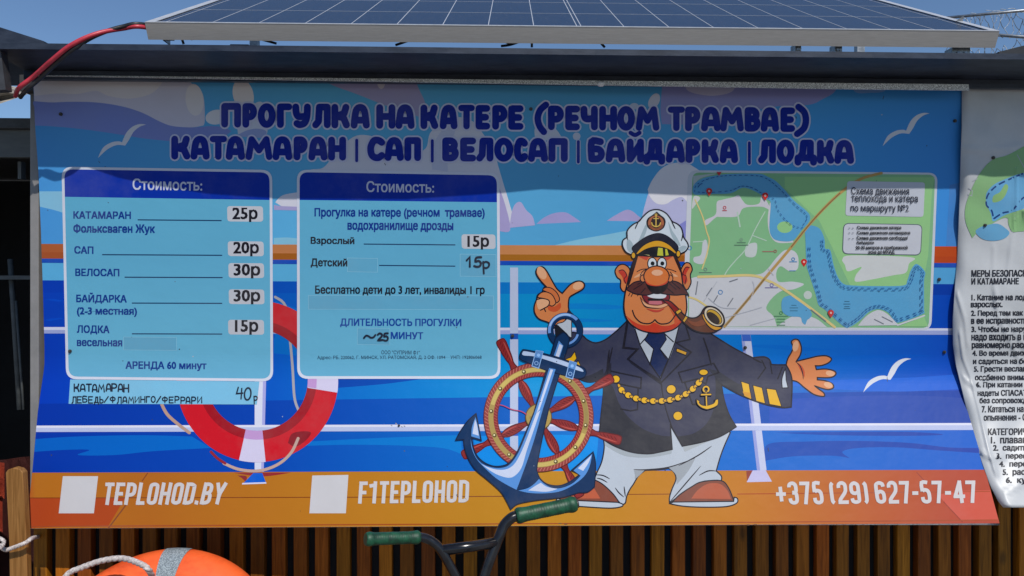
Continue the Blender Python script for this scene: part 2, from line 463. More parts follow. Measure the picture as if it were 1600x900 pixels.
# hand-drawn letter skeletons in a unit box (x right, y down)
def _ring(n=14, a0=0, a1=360, cx=.5, cy=.5, rx=.5, ry=.5): return [(cx+rx*math.cos(R(a0+(a1-a0)*i/n)), cy+ry*math.sin(R(a0+(a1-a0)*i/n))) for i in range(n+1)]
_bowl = lambda y0, y1, x0=0, x1=1: [(x0, y0), (x0+(x1-x0)*.5, y0)]+[(x0+(x1-x0)*(.5+.5*math.sin(R(180*i/8))), (y0+y1)/2-(y1-y0)/2*math.cos(R(180*i/8))) for i in range(1, 8)]+[(x0+(x1-x0)*.5, y1), (x0, y1)]
G = {
 'П': [[(0, 1), (0, 0), (1, 0), (1, 1)]], 'Р': [[(0, 1), (0, 0)], _bowl(0, .58)], 'О': ['o'],
 'Г': [[(0, 1), (0, 0), (1, 0)]], 'У': [[(0, 0), (.06, .38), (.3, .55), (.95, .5)], [(1, 0), (.95, .55), (.75, .9), (.35, 1), (.1, .93)]],
 'Л': [[(0, 1), (.25, .8), (.32, 0), (1, 0), (1, 1)]], 'К': [[(0, 0), (0, 1)], [(.95, 0), (.8, .35), (.1, .5)], [(.1, .5), (.75, .6), (1, 1)]],
 'А': [[(0, 1), (.16, .2), (.5, 0), (.84, .2), (1, 1)], [(.1, .72), (.9, .72)]], 'Н': [[(0, 0), (0, 1)], [(1, 0), (1, 1)], [(0, .5), (1, .5)]],
 'Т': [[(0, 0), (1, 0)], [(.5, 0), (.5, 1)]], 'Е': [[(1, 0), (0, 0), (0, 1), (1, 1)], [(0, .5), (.85, .5)]],
 '(': [[(1, 0), (.3, .2), (0, .5), (.25, .8), (.75, 1)]], ')': [[(.15, 0), (.8, .2), (1, .5), (.75, .8), (0, 1)]],
 'Ч': [[(0, 0), (.03, .4), (.3, .55), (1, .5)], [(1, 0), (1, 1)]], 'М': [[(0, 1), (.14, 0), (.5, .62), (.86, 0), (1, 1)]],
 'В': [[(0, 0), (0, 1)], _bowl(0, .47, 0, .9), _bowl(.47, 1)], 'С': [[(1, .12), (.7, 0), (.3, .02), (.05, .3), (0, .55), (.1, .85), (.4, 1), (.75, 1), (1, .88)]],
 'Б': [[(.9, 0), (0, 0), (0, 1)], _bowl(.42, 1)], 'Й': [[(0, 0), (0, 1), (1, .1)], [(1, 0), (1, 1)]],
 'Д': [[(.12, .84), (.3, .6), (.36, 0), (.8, 0), (.8, .84)], [(0, 1.12), (0, .86), (1, .86), (1, 1.12)]], '|': [[(.5, 0), (.5, 1)]],
 'И': [[(0, 0), (0, 1), (1, 0), (1, 1)]], 'Ь': [[(0, 0), (0, 1)], _bowl(.45, 1)], 'Ф': [[(.5, 0), (.5, 1.05)], 'f'], '/': [[(1, 0), (0, 1)]],
 '4': [[(.35, 0), (.1, .55), (1, .5)], [(.85, .1), (.75, 1)]], '0': ['o'], 'р': [[(.05, 0), (.15, 1.5)], [(.05, .15), (.5, 0), (.95, .2), (.9, .6), (.5, .8), (.12, .7)]],
 '2': [[(0, .2), (.4, 0), (.85, .15), (.8, .45), (.1, 1), (1, .95)]], '5': [[(.95, 0), (.25, .05), (.15, .45), (.6, .38), (.95, .6), (.85, .9), (.45, 1), (0, .92)]],
 '1': [[(0, .35), (.6, 0), (.6, 1)]], '~': [[(0, .7), (.2, .35), (.42, .45), (.6, .65), (.82, .6), (1, .25)]],
}
SHARP = set('ПГЛНТЕДЙМ|ИЬ/41К')
def glyph(art, ch, x0, y0, x1, y1, wd, c, lv0, grow=0.0):
    r = wd/2; a0, a1, b0, b1 = x0+r, x1-r, y0+r, y1-r
    for i, st in enumerate(G[ch]):
        lv = lv0+i
        if st == 'o':
            art.stroke(_map(_ring(18)[:-1], a0, b0, a1, b1), wd+2*grow, c, closed=True, smooth=True, n=3, lv=lv)
        elif st == 'f':
            art.stroke(_map(_ring(14, cy=.45, ry=.33)[:-1], a0, b0, a1, b1), wd+2*grow, c, closed=True, smooth=True, n=3, lv=lv)
        elif ch in SHARP:
            P = _map(st, a0, b0, a1, b1)
            for j in range(len(P)-1): art.stroke(P[j:j+2], wd+2*grow, c, smooth=False, lv=lv0+i*4+j)
        else:
            art.stroke(_map(st, a0, b0, a1, b1), wd+2*grow, c, n=4, lv=lv0+i*4)
def _map(pts, a0, b0, a1, b1): return [(a0+(a1-a0)*x, b0+(b1-b0)*y) for x, y in pts]

# condensed poster capitals: letter -> (width, strokes)
B_ = lambda y0, y1, x1=1: [(0, y0), (.55*x1, y0), (.88*x1, y0+.06), (x1, y0+.16), (x1, y1-.16), (.88*x1, y1-.06), (.55*x1, y1), (0, y1)]
O_ = [(.5, 0), (.82, .03), (1, .16), (1, .84), (.82, .97), (.5, 1), (.18, .97), (0, .84), (0, .16), (.18, .03)]
CG = {'T': (.36, [[(0, 0), (1, 0)], [(.5, 0), (.5, 1)]]), 'E': (.34, [[(0, 0), (0, 1)], [(0, 0), (1, 0)], [(0, .5), (.85, .5)], [(0, 1), (1, 1)]]), 'P': (.39, [[(0, 0), (0, 1)], B_(0, .56)]),
 'L': (.33, [[(0, 0), (0, 1)], [(0, 1), (1, 1)]]), 'O': (.40, ['o']), 'H': (.41, [[(0, 0), (0, 1)], [(1, 0), (1, 1)], [(0, .5), (1, .5)]]), 'D': (.40, [[(0, 0), (0, 1)], B_(0, 1)]),
 '.': (.13, [[(.5, .98), (.5, 1)]]), 'B': (.40, [[(0, 0), (0, 1)], B_(0, .48, .95), B_(.48, 1)]), 'Y': (.42, [[(0, 0), (.5, .55)], [(1, 0), (.5, .55)], [(.5, .5), (.5, 1)]]),
 'F': (.33, [[(0, 0), (0, 1)], [(0, 0), (1, 0)], [(0, .5), (.85, .5)]]), '1': (.34, [[(0, .14), (.55, .12)], [(.8, 0), (.8, 1)]]), '+': (.36, [[(0, .55), (1, .55)], [(.5, .26), (.5, .84)]]),
 '3': (.38, [[(0, .2), (.05, .08), (.3, 0), (.7, 0), (.96, .1), (1, .3), (.9, .44), (.4, .48)], [(.4, .48), (.9, .52), (1, .66), (.97, .9), (.7, 1), (.3, 1), (.05, .92), (0, .78)]]),
 '7': (.37, [[(0, 0), (1, 0)], [(1, 0), (.42, 1)]]), '5': (.38, [[(.95, 0), (.1, 0), (.06, .46)], [(.06, .46), (.35, .38), (.8, .42), (1, .58), (.98, .9), (.7, 1), (.3, 1), (.04, .92), (0, .76)]]),
 '(': (.20, [[(1, -.02), (.3, .06), (0, .2), (0, .82), (.3, .97), (1, 1.04)]]), ')': (.20, [[(0, -.02), (.7, .06), (1, .2), (1, .82), (.7, .97), (0, 1.04)]]),
 '2': (.38, [[(0, .25), (.03, .1), (.3, 0), (.7, 0), (.97, .1), (1, .3), (.85, .5), (.1, .85), (.02, 1)], [(.02, 1), (1, 1)]]),
 '9': (.39, [[(1, .3), (.95, .1), (.5, 0), (.08, .1), (0, .3), (.1, .48), (.5, .54), (.95, .46)], [(1, .2), (1, .82), (.9, .95), (.5, 1), (.1, .95), (0, .8)]]),
 '6': (.39, [[(1, .2), (.92, .06), (.5, 0), (.1, .06), (0, .2), (0, .8)], [(0, .68), (.08, .92), (.5, 1), (.93, .92), (1, .7), (.9, .52), (.5, .45), (.05, .55)]]),
 '-': (.22, [[(0, .55), (1, .55)]]), '4': (.42, [[(.72, 0), (0, .72)], [(0, .74), (1, .74)], [(.74, 0), (.74, 1)]]), ' ': (.10, [])}
def condensed(art, s_, q, c, sw=.160):
    tl, tr, br, bl = [Vector(p) for p in q]
    total = sum(CG[ch][0]+.075 for ch in s_)-.075
    mp = lambda x, y: (tl*(1-x/total)+tr*(x/total))*(1-y)+(bl*(1-x/total)+br*(x/total))*y
    H = ((bl-tl).length+(br-tr).length)/2; kx = (tr-tl).length/H/total
    x = 0
    for ch in s_:
        w_, sts = CG[ch]
        for i, st in enumerate(sts):
            P = O_ if st == 'o' else st
            hx = sw/2/kx
            pts = []
            for px, py in P: pts.append((x+hx+(w_-2*hx)*px, sw/2+(1-sw)*py))
            if st != 'o' and len(P) == 2:             # square ends
                d = Vector((pts[1][0]-pts[0][0], pts[1][1]-pts[0][1])); 
                if d.length > 1e-6:
                    d.normalize(); e = Vector((d.x*hx, d.y*sw/2)); pts = [(pts[0][0]-e.x, pts[0][1]-e.y), (pts[1][0]+e.x, pts[1][1]+e.y)]
            art.stroke([tuple(mp(*p)) for p in pts], H*sw, c, closed=st == 'o', smooth=st == 'o' or len(P) > 2, n=3, cap=False, lv=25+i)
        x += w_+.075
# ================================================================== the big printed banner
banner = empty('price_banner', SHEET(800, 823))
tag(banner, 'wide blue boat hire price board with a cartoon sea captain, under the roof edge', 'banner')
def edge_cols(y, nx, inset=0): return [Le(y)+inset+(Re(y)-Le(y)-2*inset)*i/nx for i in range(nx+1)]
def board():
    bm = bmesh.new(); rows = [116]+list(range(135, 540, 27))+list(range(545, 610, 5))+list(range(610, 825, 15))
    def yb(i, n): return 826-(i/n)*8 if True else 0
    nx = 76; F = []; B = []
    for y in rows+[None]:
        f = []; b = []
        for i in range(nx+1):
            yy = y if y is not None else 826-8*i/nx-4*math.sin(math.pi*i/nx)*0
            x = Le(yy)+(Re(yy)-Le(yy))*i/nx
            f.append(bm.verts.new(SHEET(x, yy, -.0003))); b.append(bm.verts.new(SHEET(x, yy, -.004)))
        F.append(f); B.append(b)
    for r in range(len(F)-1):
        for i in range(nx):
            a = bm.faces.new((F[r][i], F[r+1][i], F[r+1][i+1], F[r][i+1])); a.smooth = True
            a = bm.faces.new((B[r][i], B[r][i+1], B[r+1][i+1], B[r+1][i])); a.smooth = True
        bm.faces.new((F[r][0], B[r][0], B[r+1][0], F[r+1][0])); bm.faces.new((F[r][-1], F[r+1][-1], B[r+1][-1], B[r][-1]))
    for i in range(nx):
        bm.faces.new((F[-1][i], B[-1][i], B[-1][i+1], F[-1][i+1])); bm.faces.new((F[0][i], F[0][i+1], B[0][i+1], B[0][i]))
    bmesh.ops.recalc_face_normals(bm, faces=bm.faces)
    return link_mesh('backing_board', bm, M_WHITE, banner)
board()
def band(a, yl0, yr0, yl1, yr1, c, x0=None, x1=None, lv=None):
    """strip across the sheet from its left to its right edge (or x0..x1), straight top and bottom"""
    P = []
    def ex(t, y, side): return (Le(y) if side == 0 else Re(y))
    xl = lambda y: x0 if x0 is not None else Le(y)
    xr = lambda y: x1 if x1 is not None else Re(y)
    P.append((xl(yl0), yl0)); P.append((xr(yr0), yr0))
    if x1 is None:
        k = max(1, int((yr1-yr0)/12))
        for i in range(1, k): y = yr0+(yr1-yr0)*i/k; P.append((Re(y), y))
    P.append((xr(yr1), yr1)); P.append((xl(yl1), yl1))
    if x0 is None:
        k = max(1, int((yl1-yl0)/12))
        for i in range(1, k): y = yl1+(yl0-yl1)*i/k; P.append((Le(y), y))
    a.poly(P, c, False, lv=lv)
def U(x): return x/1600
# ---- sky
SKYG = grad('printed_sky', [(U(50), (74, 152, 218)), (U(500), (96, 180, 224)), (U(900), (86, 165, 212)), (U(1200), (76, 164, 228)), (U(1500), (62, 142, 218))])
a = Art('printed_sky', banner)
band(a, 117, 117, 386, 390, SKYG)
WH, LAV, PUR = (214, 214, 224), (182, 186, 222), (126, 142, 208)
a.poly([(Le(158), 158), (80, 160), (110, 159), (150, 160), (190, 166), (222, 176), (250, 190), (270, 197), (300, 199), (330, 197), (350, 199), (362, 205, 1), (340, 222, 1), (290, 222), (230, 217), (180, 209), (130, 202), (90, 198), (Le(196), 196, 1), (Le(180), 180), (Le(168), 168)], PUR)
lvc = a.lv; a.lv += 1
a.poly([(Le(117)+.3, 117, 1), (289, 117, 1), (300, 131), (314, 142), (319, 158), (320, 188), (318, 196, 1), (300, 199), (270, 197), (250, 190), (222, 176), (190, 166), (150, 160), (110, 159), (80, 160), (Le(158)+.3, 158, 1), (Le(140)+.3, 140)], (206, 204, 222), lv=lvc)
a.poly([(Le(117)+.4, 117, 1), (262, 117, 1), (240, 144), (205, 154), (170, 150), (150, 142), (120, 147), (90, 146), (Le(150)+.4, 150, 1)], (222, 216, 220))
a.ell(304, 156, 14, 25, (224, 220, 224), -6)
a.ell(380, 148, 16, 25, (228, 222, 224), -14)
a.ell(338, 183, 17, 11.5, (220, 222, 230), -10)
a.poly([(372, 210, 1), (372, 196), (384, 180), (398, 162), (410, 160), (416, 175), (418, 205), (412, 211), (400, 205), (386, 206)], (202, 208, 226))
a.poly([(368, 213, 1), (385, 204), (402, 201), (416, 205), (414, 216, 1)], (150, 166, 214))
a.poly([(505, 117, 1), (645, 117, 1), (655, 140), (664, 160), (668, 186, 1), (640, 178), (600, 164), (560, 148), (515, 131)], (166, 160, 200))
a.poly([(585, 117, 1), (604, 117, 1), (600, 136), (592, 137)], (214, 206, 216))
a.poly([(1036, 117, 1), (1308, 117, 1), (1306, 141), (1285, 155), (1262, 164), (1200, 168), (1100, 192), (1034, 194, 1), (1032, 170)], (146, 148, 204))
a.poly([(1066, 117, 1), (1152, 117, 1), (1146, 141), (1122, 149), (1095, 148), (1073, 140)], (188, 184, 212))
a.poly([(1326, 117, 1), (1385, 117, 1), (1384, 141), (1360, 145), (1335, 143)], (120, 160, 215))
a.ell(1022, 158, 8, 13, (206, 208, 226), 28); a.ell(991, 166, 7, 5, (190, 200, 222), 0)
# big cloud behind the second card
a.poly([(470, 338, 1), (468, 303), (480, 268), (505, 262), (524, 240), (552, 214), (578, 212), (600, 222), (640, 240), (665, 232), (672, 208), (692, 190), (718, 183), (742, 192), (757, 212), (770, 224), (776, 250), (786, 285), (796, 318), (802, 345), (790, 360, 1)], (214, 214, 226))
a.poly([(675, 265, 1), (676, 232), (690, 205), (712, 200), (700, 235), (700, 268, 1)], (196, 200, 222))
a.poly([(430, 316, 1), (442, 305), (468, 300, 1), (468, 326, 1), (448, 326)], (214, 214, 226))
a.poly([(428, 320, 1), (440, 322), (468, 323, 1), (468, 329, 1), (428, 328, 1)], (168, 162, 208))
a.poly([(836, 216, 1), (836, 200), (848, 191), (856, 204), (866, 200), (876, 212), (879, 224, 1)], (208, 212, 226)); a.ell(901, 213, 6, 6, (204, 210, 226))
# small far clouds
a.poly([(776, 282, 1), (790, 322), (797, 360), (776, 360, 1)], (170, 160, 206))
a.poly([(796, 356, 1), (800, 330), (806, 318), (814, 316), (822, 328), (832, 338), (836, 352, 1)], (178, 172, 214))
a.poly([(838, 350, 1), (850, 340), (866, 333), (884, 332), (898, 340), (908, 347, 1)], (164, 158, 208))
a.poly([(948, 345, 1), (962, 336), (978, 328), (988, 330), (998, 338), (1010, 346, 1)], (172, 162, 208))
# big cloud by the map
a.poly([(1000, 362, 1), (1004, 335), (1012, 305), (1020, 282), (1034, 264), (1052, 255), (1072, 255), (1086, 262), (1100, 272, 1), (1100, 370, 1)], (186, 186, 222))
a.poly([(1012, 296, 1), (1020, 280), (1034, 263), (1052, 255), (1072, 255), (1086, 262), (1100, 272, 1), (1100, 312, 1), (1078, 318), (1066, 308), (1052, 312), (1040, 319), (1026, 318), (1016, 308)], (226, 224, 230))
a.poly([(1060, 352, 1), (1080, 340), (1100, 336, 1), (1100, 375, 1), (1066, 372)], (136, 138, 208))
PALE = (134, 196, 222)
a.poly([(862, 384.5, 1), (900, 375), (950, 366), (1000, 357), (1060, 350), (1062, 387, 1)], PALE)
a.poly([(Le(299), 299, 1), (100, 299, 1), (100, 333, 1), (84, 328), (Le(323), 323, 1)], (134, 196, 226))
a.poly([(428, 372, 1), (448, 371), (468, 373, 1), (468, 384, 1), (428, 383, 1)], PALE)
a.poly([(1484, 289, 1), (Re(285), 285, 1), (Re(386), 386, 1), (1478, 386, 1)], (64, 134, 206))  # poster's cast shadow, painted as a darker strip in the sky
a.build()
# ---- sea
def SEA(nm, l, m, r): return grad(nm, [(U(60), l), (U(430), tuple((l[i]*2+m[i])//3 for i in range(3))), (U(850), m), (U(1180), tuple((r[i]+m[i])//2 for i in range(3))), (U(1500), r)])
S1 = SEA('sea_horizon', (92, 176, 222), (92, 176, 214), (84, 162, 212))
S2 = SEA('sea_far', (0, 58, 178), (0, 124, 200), (0, 54, 160))
S3 = SEA('sea_mid', (0, 62, 184), (0, 146, 204), (0, 66, 180))
S4 = SEA('sea_near', (0, 58, 182), (0, 150, 214), (8, 74, 186))
S5 = SEA('sea_band', (0, 51, 163), (0, 98, 191), (9, 62, 159))
S6 = SEA('sea_foot', (0, 53, 165), (0, 115, 202), (21, 95, 195))
SL = SEA('sea_light', (0, 95, 191), (0, 133, 210), (30, 104, 200))
SD = SEA('sea_dark', (0, 47, 156), (0, 91, 184), (28, 66, 163))
a = Art('printed_sea', banner, lv=2)
band(a, 409, 414, 442, 448, S1); band(a, 438, 444, 460, 463, S2); band(a, 457, 461, 520, 522, S3)
band(a, 517, 519, 594, 596, S4); band(a, 590, 592, 634, 612, S4); band(a, 631, 610, 670, 672, S5); band(a, 668, 668, 742, 737, S6)
def streak(x0, y0, x1, y1, h, c, x0w=0):
    m = .5*(x0+x1)
    a.poly([(x0, y0, 1), (x0+(m-x0)*.5, y0-h*.5+(y1-y0)*.25), (m, (y0+y1)/2-h*.6), (x1-(x1-m)*.4, y1-h*.4), (x1, y1, 1), (x1-(x1-m)*.5, y1+h*.4), (m, (y0+y1)/2+h*.5), (x0+(m-x0)*.5, y0+h*.5)], c)
for q in [(70, 468, 100, 470, 3), (69.8, 500, 100, 498, 3), (429, 553, 464, 553, 3)]: streak(*q, SEA('sea_streak', (0, 74, 198), (0, 118, 210), (0, 74, 190)))
for q in [(842, 478, 990, 480, 8), (860, 500, 960, 501, 5), (1150, 540, 1300, 546, 6), (1240, 560, 1460, 556, 5)]: streak(*q, SEA('sea_streak', (0, 74, 198), (0, 132, 204), (0, 80, 190)))
a.poly([(430, 470, 1), (464, 482, 1), (464, 540, 1), (430, 530, 1)], SL)
a.poly([(428, 528, 1), (464, 530, 1), (464, 556, 1), (428, 552, 1)], SL)
a.poly([(528, 592, 1), (560, 589), (620, 586), (660, 592, 1), (600, 600), (528, 606, 1)], SD)
a.poly([(Le(686)+.4, 686, 1), (120, 682), (220, 680), (300, 682, 1), (330, 700, 1), (240, 705), (180, 711), (122, 711), (140, 703), (100, 703), (Le(706)+.4, 706, 1)], SL)
a.poly([(480, 690, 1), (600, 684), (720, 680, 1), (722, 710, 1), (690, 700), (620, 696), (540, 695), (470, 697, 1)], SL)
a.poly([(740, 682, 1), (800, 679), (900, 680), (935, 684, 1), (930, 738, 1), (745, 738, 1)], SEA('sea_bright', (0, 110, 216), (0, 142, 226), (0, 140, 226)))
a.poly([(1204, 600, 1), (1300, 594), (1420, 590), (Re(585)-.5, 585, 1), (Re(608)-.5, 608, 1), (1400, 612), (1300, 608)], SEA('sea_glint', (20, 100, 210), (20, 120, 220), (26, 96, 206)))
a.poly([(1202, 626, 1), (1300, 620), (1420, 618), (Re(622)-.5, 622, 1), (Re(661)-.5, 661, 1), (1202, 663, 1)], SEA('sea_sheen', (20, 70, 190), (24, 92, 204), (36, 72, 162)))  # violet right end paints the sheet's sheen into the sea colour
a.poly([(1195, 720, 1), (1200, 694), (1260, 690), (1340, 689), (1420, 692), (1480, 699), (Re(700)-.5, 700, 1), (Re(708)-.5, 708, 1), (1470, 704), (1400, 699), (1340, 700), (1316, 706), (1328, 716, 1), (1300, 712), (1240, 713)], SD)
a.poly([(1210, 676, 1), (1300, 675), (1420, 675), (1474, 679), (1420, 681), (1300, 680)], SD)
a.build()
# ---- wooden rail and the white railing
RAILT = grad('printed_rail_top', [(U(62), (176, 92, 50)), (U(100), (180, 96, 52)), (U(430), (196, 124, 74)), (U(900), (204, 136, 84)), (U(1080), (196, 118, 56)), (U(1450), (196, 78, 28)), (U(1500), (190, 72, 26))])
RAILB = grad('printed_rail_shade', [(U(62), (170, 84, 44)), (U(430), (166, 94, 28)), (U(900), (170, 108, 28)), (U(1080), (164, 92, 20)), (U(1450), (188, 72, 28)), (U(1500), (184, 68, 26))])
a = Art('printed_railing', banner, lv=8)
band(a, 381, 385, 397, 403, RAILT); band(a, 394, 401, 405, 412, RAILB)
band(a, 404, 411, 410.5, 418, (10, 76, 182))
RL, RS = (214, 216, 236), (158, 168, 214)
band(a, 511, 513, 516, 517, RL); band(a, 515.5, 516.5, 521, 523, RS)
a.poly([(797, 418, 1), (809.5, 418, 1), (809.5, 738, 1), (797, 738, 1)], (186, 196, 222), False)
a.poly([(797, 521, 1), (809.5, 521, 1), (809.5, 530, 1), (797, 530, 1)], (26, 84, 178), False)
a.poly([(1158.5, 523, 1), (1172.5, 523, 1), (1198, 738, 1), (1183, 738, 1)], (196, 200, 226), False)
a.poly([(1158.8, 523, 1), (1172.3, 523, 1), (1173.5, 533, 1), (1160, 533, 1)], (16, 88, 190), False)
a.poly([(1159, 533, 1), (1163.5, 533, 1), (1188, 738, 1), (1183, 738, 1)], (150, 158, 214), False)
a.poly([(398, 590, 1), (416, 590, 1), (412, 742, 1), (398, 742, 1)], (218, 220, 238), False)
a.poly([(411, 590, 1), (416, 590, 1), (412, 742, 1), (408, 742, 1)], (170, 170, 224), False)
band(a, 665, 661, 669, 665, (224, 224, 238)); band(a, 668.5, 664.5, 675, 672, (186, 194, 226))
a.poly([(797, 672, 1), (809.5, 672, 1), (809.5, 681, 1), (797, 681, 1)], (40, 88, 190), False)
a.build()
# ---- deck
DKG = grad('printed_deck', [(U(42), (179, 82, 35)), (U(56), (186, 112, 31)), (U(230), (179, 103, 29)), (U(520), (188, 120, 27)), (U(850), (196, 137, 31)), (U(1150), (196, 122, 37)), (U(1350), (186, 92, 42)), (U(1480), (179, 72, 45)), (U(1560), (177, 67, 46))])
DKR = grad('printed_deck_red', [(U(42), (179, 70, 29)), (U(180), (177, 72, 29)), (U(280), (177, 85, 29))])
DKL = (130, 60, 15); DKD = (163, 70, 29)
a = Art('printed_deck', banner, lv=14)
band(a, 738.5, 734, 825.6, 817.7, DKG)
a.poly([(Le(778)+.2, 778, 1), (196, 777.5, 1), (170, 821, 1), (Le(824)+.3, 825, 1)], DKR, False)
a.poly([(1490, 767, 1), (Re(766)-.3, 766, 1), (Re(813)-.3, 813.5, 1), (1502, 814, 1), (1466, 774, 1)], (204, 82, 62), False)
for p, wd, c in [([(Le(778)+1, 778), (540, 777), (790, 775.5)], 1.3, DKL), ([(980, 772.5), (1050, 772)], 1.2, DKL), ([(1152, 772), (1300, 770.5), (Re(768)-1, 768)], 1.3, (170, 70, 30)),
               ([(231, 739), (222, 752)], 1.5, DKL), ([(197, 789), (169, 826)], 2.0, DKL), ([(1432, 738), (1445, 752)], 1.2, (150, 50, 30)), ([(1474, 784), (1504, 816)], 1.3, (150, 50, 30)),
               ([(Le(822)+1, 822.6), (400, 820.5), (800, 818.5), (1200, 816), (Re(812)-1, 812.5)], 1.6, DKD)]:
    a.stroke(p, wd, c, smooth=False, cap=False)
a.poly([(365, 738.5, 1), (392, 743), (418, 744), (456, 738.3, 1)], (150, 40, 40))
a.poly([(371, 743, 1), (385, 744), (384, 752), (378, 747)], (140, 34, 40))
a.poly([(396, 739, 1), (410, 739, 1), (416, 755, 1), (379, 756.5, 1)], (0, 92, 206), False)
a.poly([(379, 754.5, 1), (416, 753.3, 1), (416.5, 755.6, 1), (378, 757, 1)], (214, 214, 236), False)
a.poly([(1187, 735, 1), (1196, 734.6, 1), (1206, 752.5, 1), (1166.5, 753.5, 1), (1176, 735, 1)], (196, 190, 224), False)
a.poly([(1166, 736, 1), (1176, 735, 1), (1167, 752, 1)], (150, 66, 50), False)
a.build()
# ---- printed life ring
a = Art('printed_life_ring', banner, lv=20)
RD, RD2 = (206, 20, 36), (160, 14, 30)
a.stroke([(430, 464), (446, 478), (452, 520), (457, 572), (460, 620), (466, 640)], 4, (170, 166, 172))
a.stroke([(253, 632), (262, 648), (280, 664), (296, 676)], 5, (186, 150, 132))
a.arc(402, 595, 80, 126, -84, 184, RD, 60, cy1=596)
a.arc(402, 594, 79, 93, -84, 184, RD2, 60)
for a0, a1 in ((-3, 8), (84, 103)):
    a.arc(402, 595, 79.5, 126.5, a0, a1, (214, 206, 232), 8, cy1=596); a.arc(402, 594, 79, 93, a0, a1, (196, 152, 208), 8)
a.poly([(450, 692, 1), (456, 678), (472, 674), (486, 676), (478, 688), (462, 698)], (140, 14, 30))
a.stroke([(466, 685), (456, 706), (440, 722), (420, 732), (398, 736), (372, 733), (350, 724)], 4.5, (196, 164, 150))
a.stroke([(330, 706), (340, 716), (352, 724)], 4, (150, 40, 50))
a.build()
# ---- gulls
def gull(x, y, s, m):
    a = Art('printed_gull', banner, lv=m)
    P = [(0, 38, 1), (10, 18), (26, 8), (40, 6), (46, 8, 1), (54, -10), (66, -22), (80, -27), (92, -26, 1), (80, -22), (68, -12), (60, 2), (52, 14, 1), (36, 13), (20, 20), (8, 30)]
    a.poly([(x+px*s, y+py*s) if len(r) == 0 else (x+px*s, y+py*s, 1) for px, py, *r in P], (218, 220, 228)); a.build()
gull(153, 216, .82, 24); gull(1379, 198, .80, 12); gull(1348.5, 582, .82, 14)
# ---- title
LT1 = [('П', 346, 377), ('Р', 379, 402), ('О', 403, 431), ('Г', 433, 457), ('У', 457, 486), ('Л', 488, 517), ('К', 518, 547), ('А', 548, 578), ('Н', 588, 618), ('А', 618, 648), ('К', 657, 685), ('А', 687, 715), ('Т', 716, 742), ('Е', 743, 766), ('Р', 769, 793), ('Е', 794, 818), ('(', 835, 858), ('Р', 856, 881), ('Е', 883, 906), ('Ч', 907, 934), ('Н', 936, 964), ('О', 964, 992), ('М', 993, 1030), ('Т', 1043, 1070), ('Р', 1070, 1094), ('А', 1095, 1126), ('М', 1125, 1162), ('В', 1163, 1188), ('А', 1188, 1217), ('Е', 1219, 1242), (')', 1240, 1264)]
LT2 = [('К', 268, 298), ('А', 298, 328), ('Т', 328, 355), ('А', 353, 383), ('М', 384, 426), ('А', 426, 457), ('Р', 459, 481), ('А', 482, 512), ('Н', 513, 541), ('|', 555, 560), ('С', 574, 602), ('А', 601, 631), ('П', 632, 658), ('|', 673, 678), ('В', 691, 717), ('Е', 719, 744), ('Л', 744, 771), ('О', 772, 802), ('С', 803, 825), ('А', 825, 856), ('П', 857, 887), ('|', 901, 906), ('Б', 919, 945), ('А', 946, 977), ('Й', 979, 1006), ('Д', 1005, 1039), ('А', 1040, 1070), ('Р', 1071, 1094), ('К', 1096, 1123), ('А', 1124, 1153), ('|', 1168, 1173), ('Л', 1184, 1212), ('О', 1213, 1241), ('Д', 1241, 1276), ('К', 1276, 1303), ('А', 1303, 1334)]
def title(name, letters, ytop, slope, h, wd):
    a = Art(name, banner, lv=18)
    for grow, c, l0 in ((2.6, (206, 208, 236), 18), (0, (0, 34, 150), 32)):
        for ch, x0, x1 in letters:
            y0 = ytop+slope*(x0-340); y1 = y0+h; ww = wd
            if ch == '|': ww = 4.6; gg = grow*.55; y0 += 3; y1 += 2
            elif ch in '()': y0 -= 6; y1 += 8; gg = grow; ww = wd*.95
            else: gg = grow
            if ch in 'МТ': ww = wd*.93
            glyph(a, ch, x0, y0, x1, y1, ww, c, l0, gg)
            if ch == 'Й': a.stroke([(x0+6, y0-9), (x0+13, y0-5.5), (x0+20, y0-9)], 6.5+2*gg, c, lv=l0+9)
    a.build()
title('title_lettering', LT1, 161, .0078, 38.5, 10.8); title('title_lettering', LT2, 212.5, .0065, 37.5, 10.8)
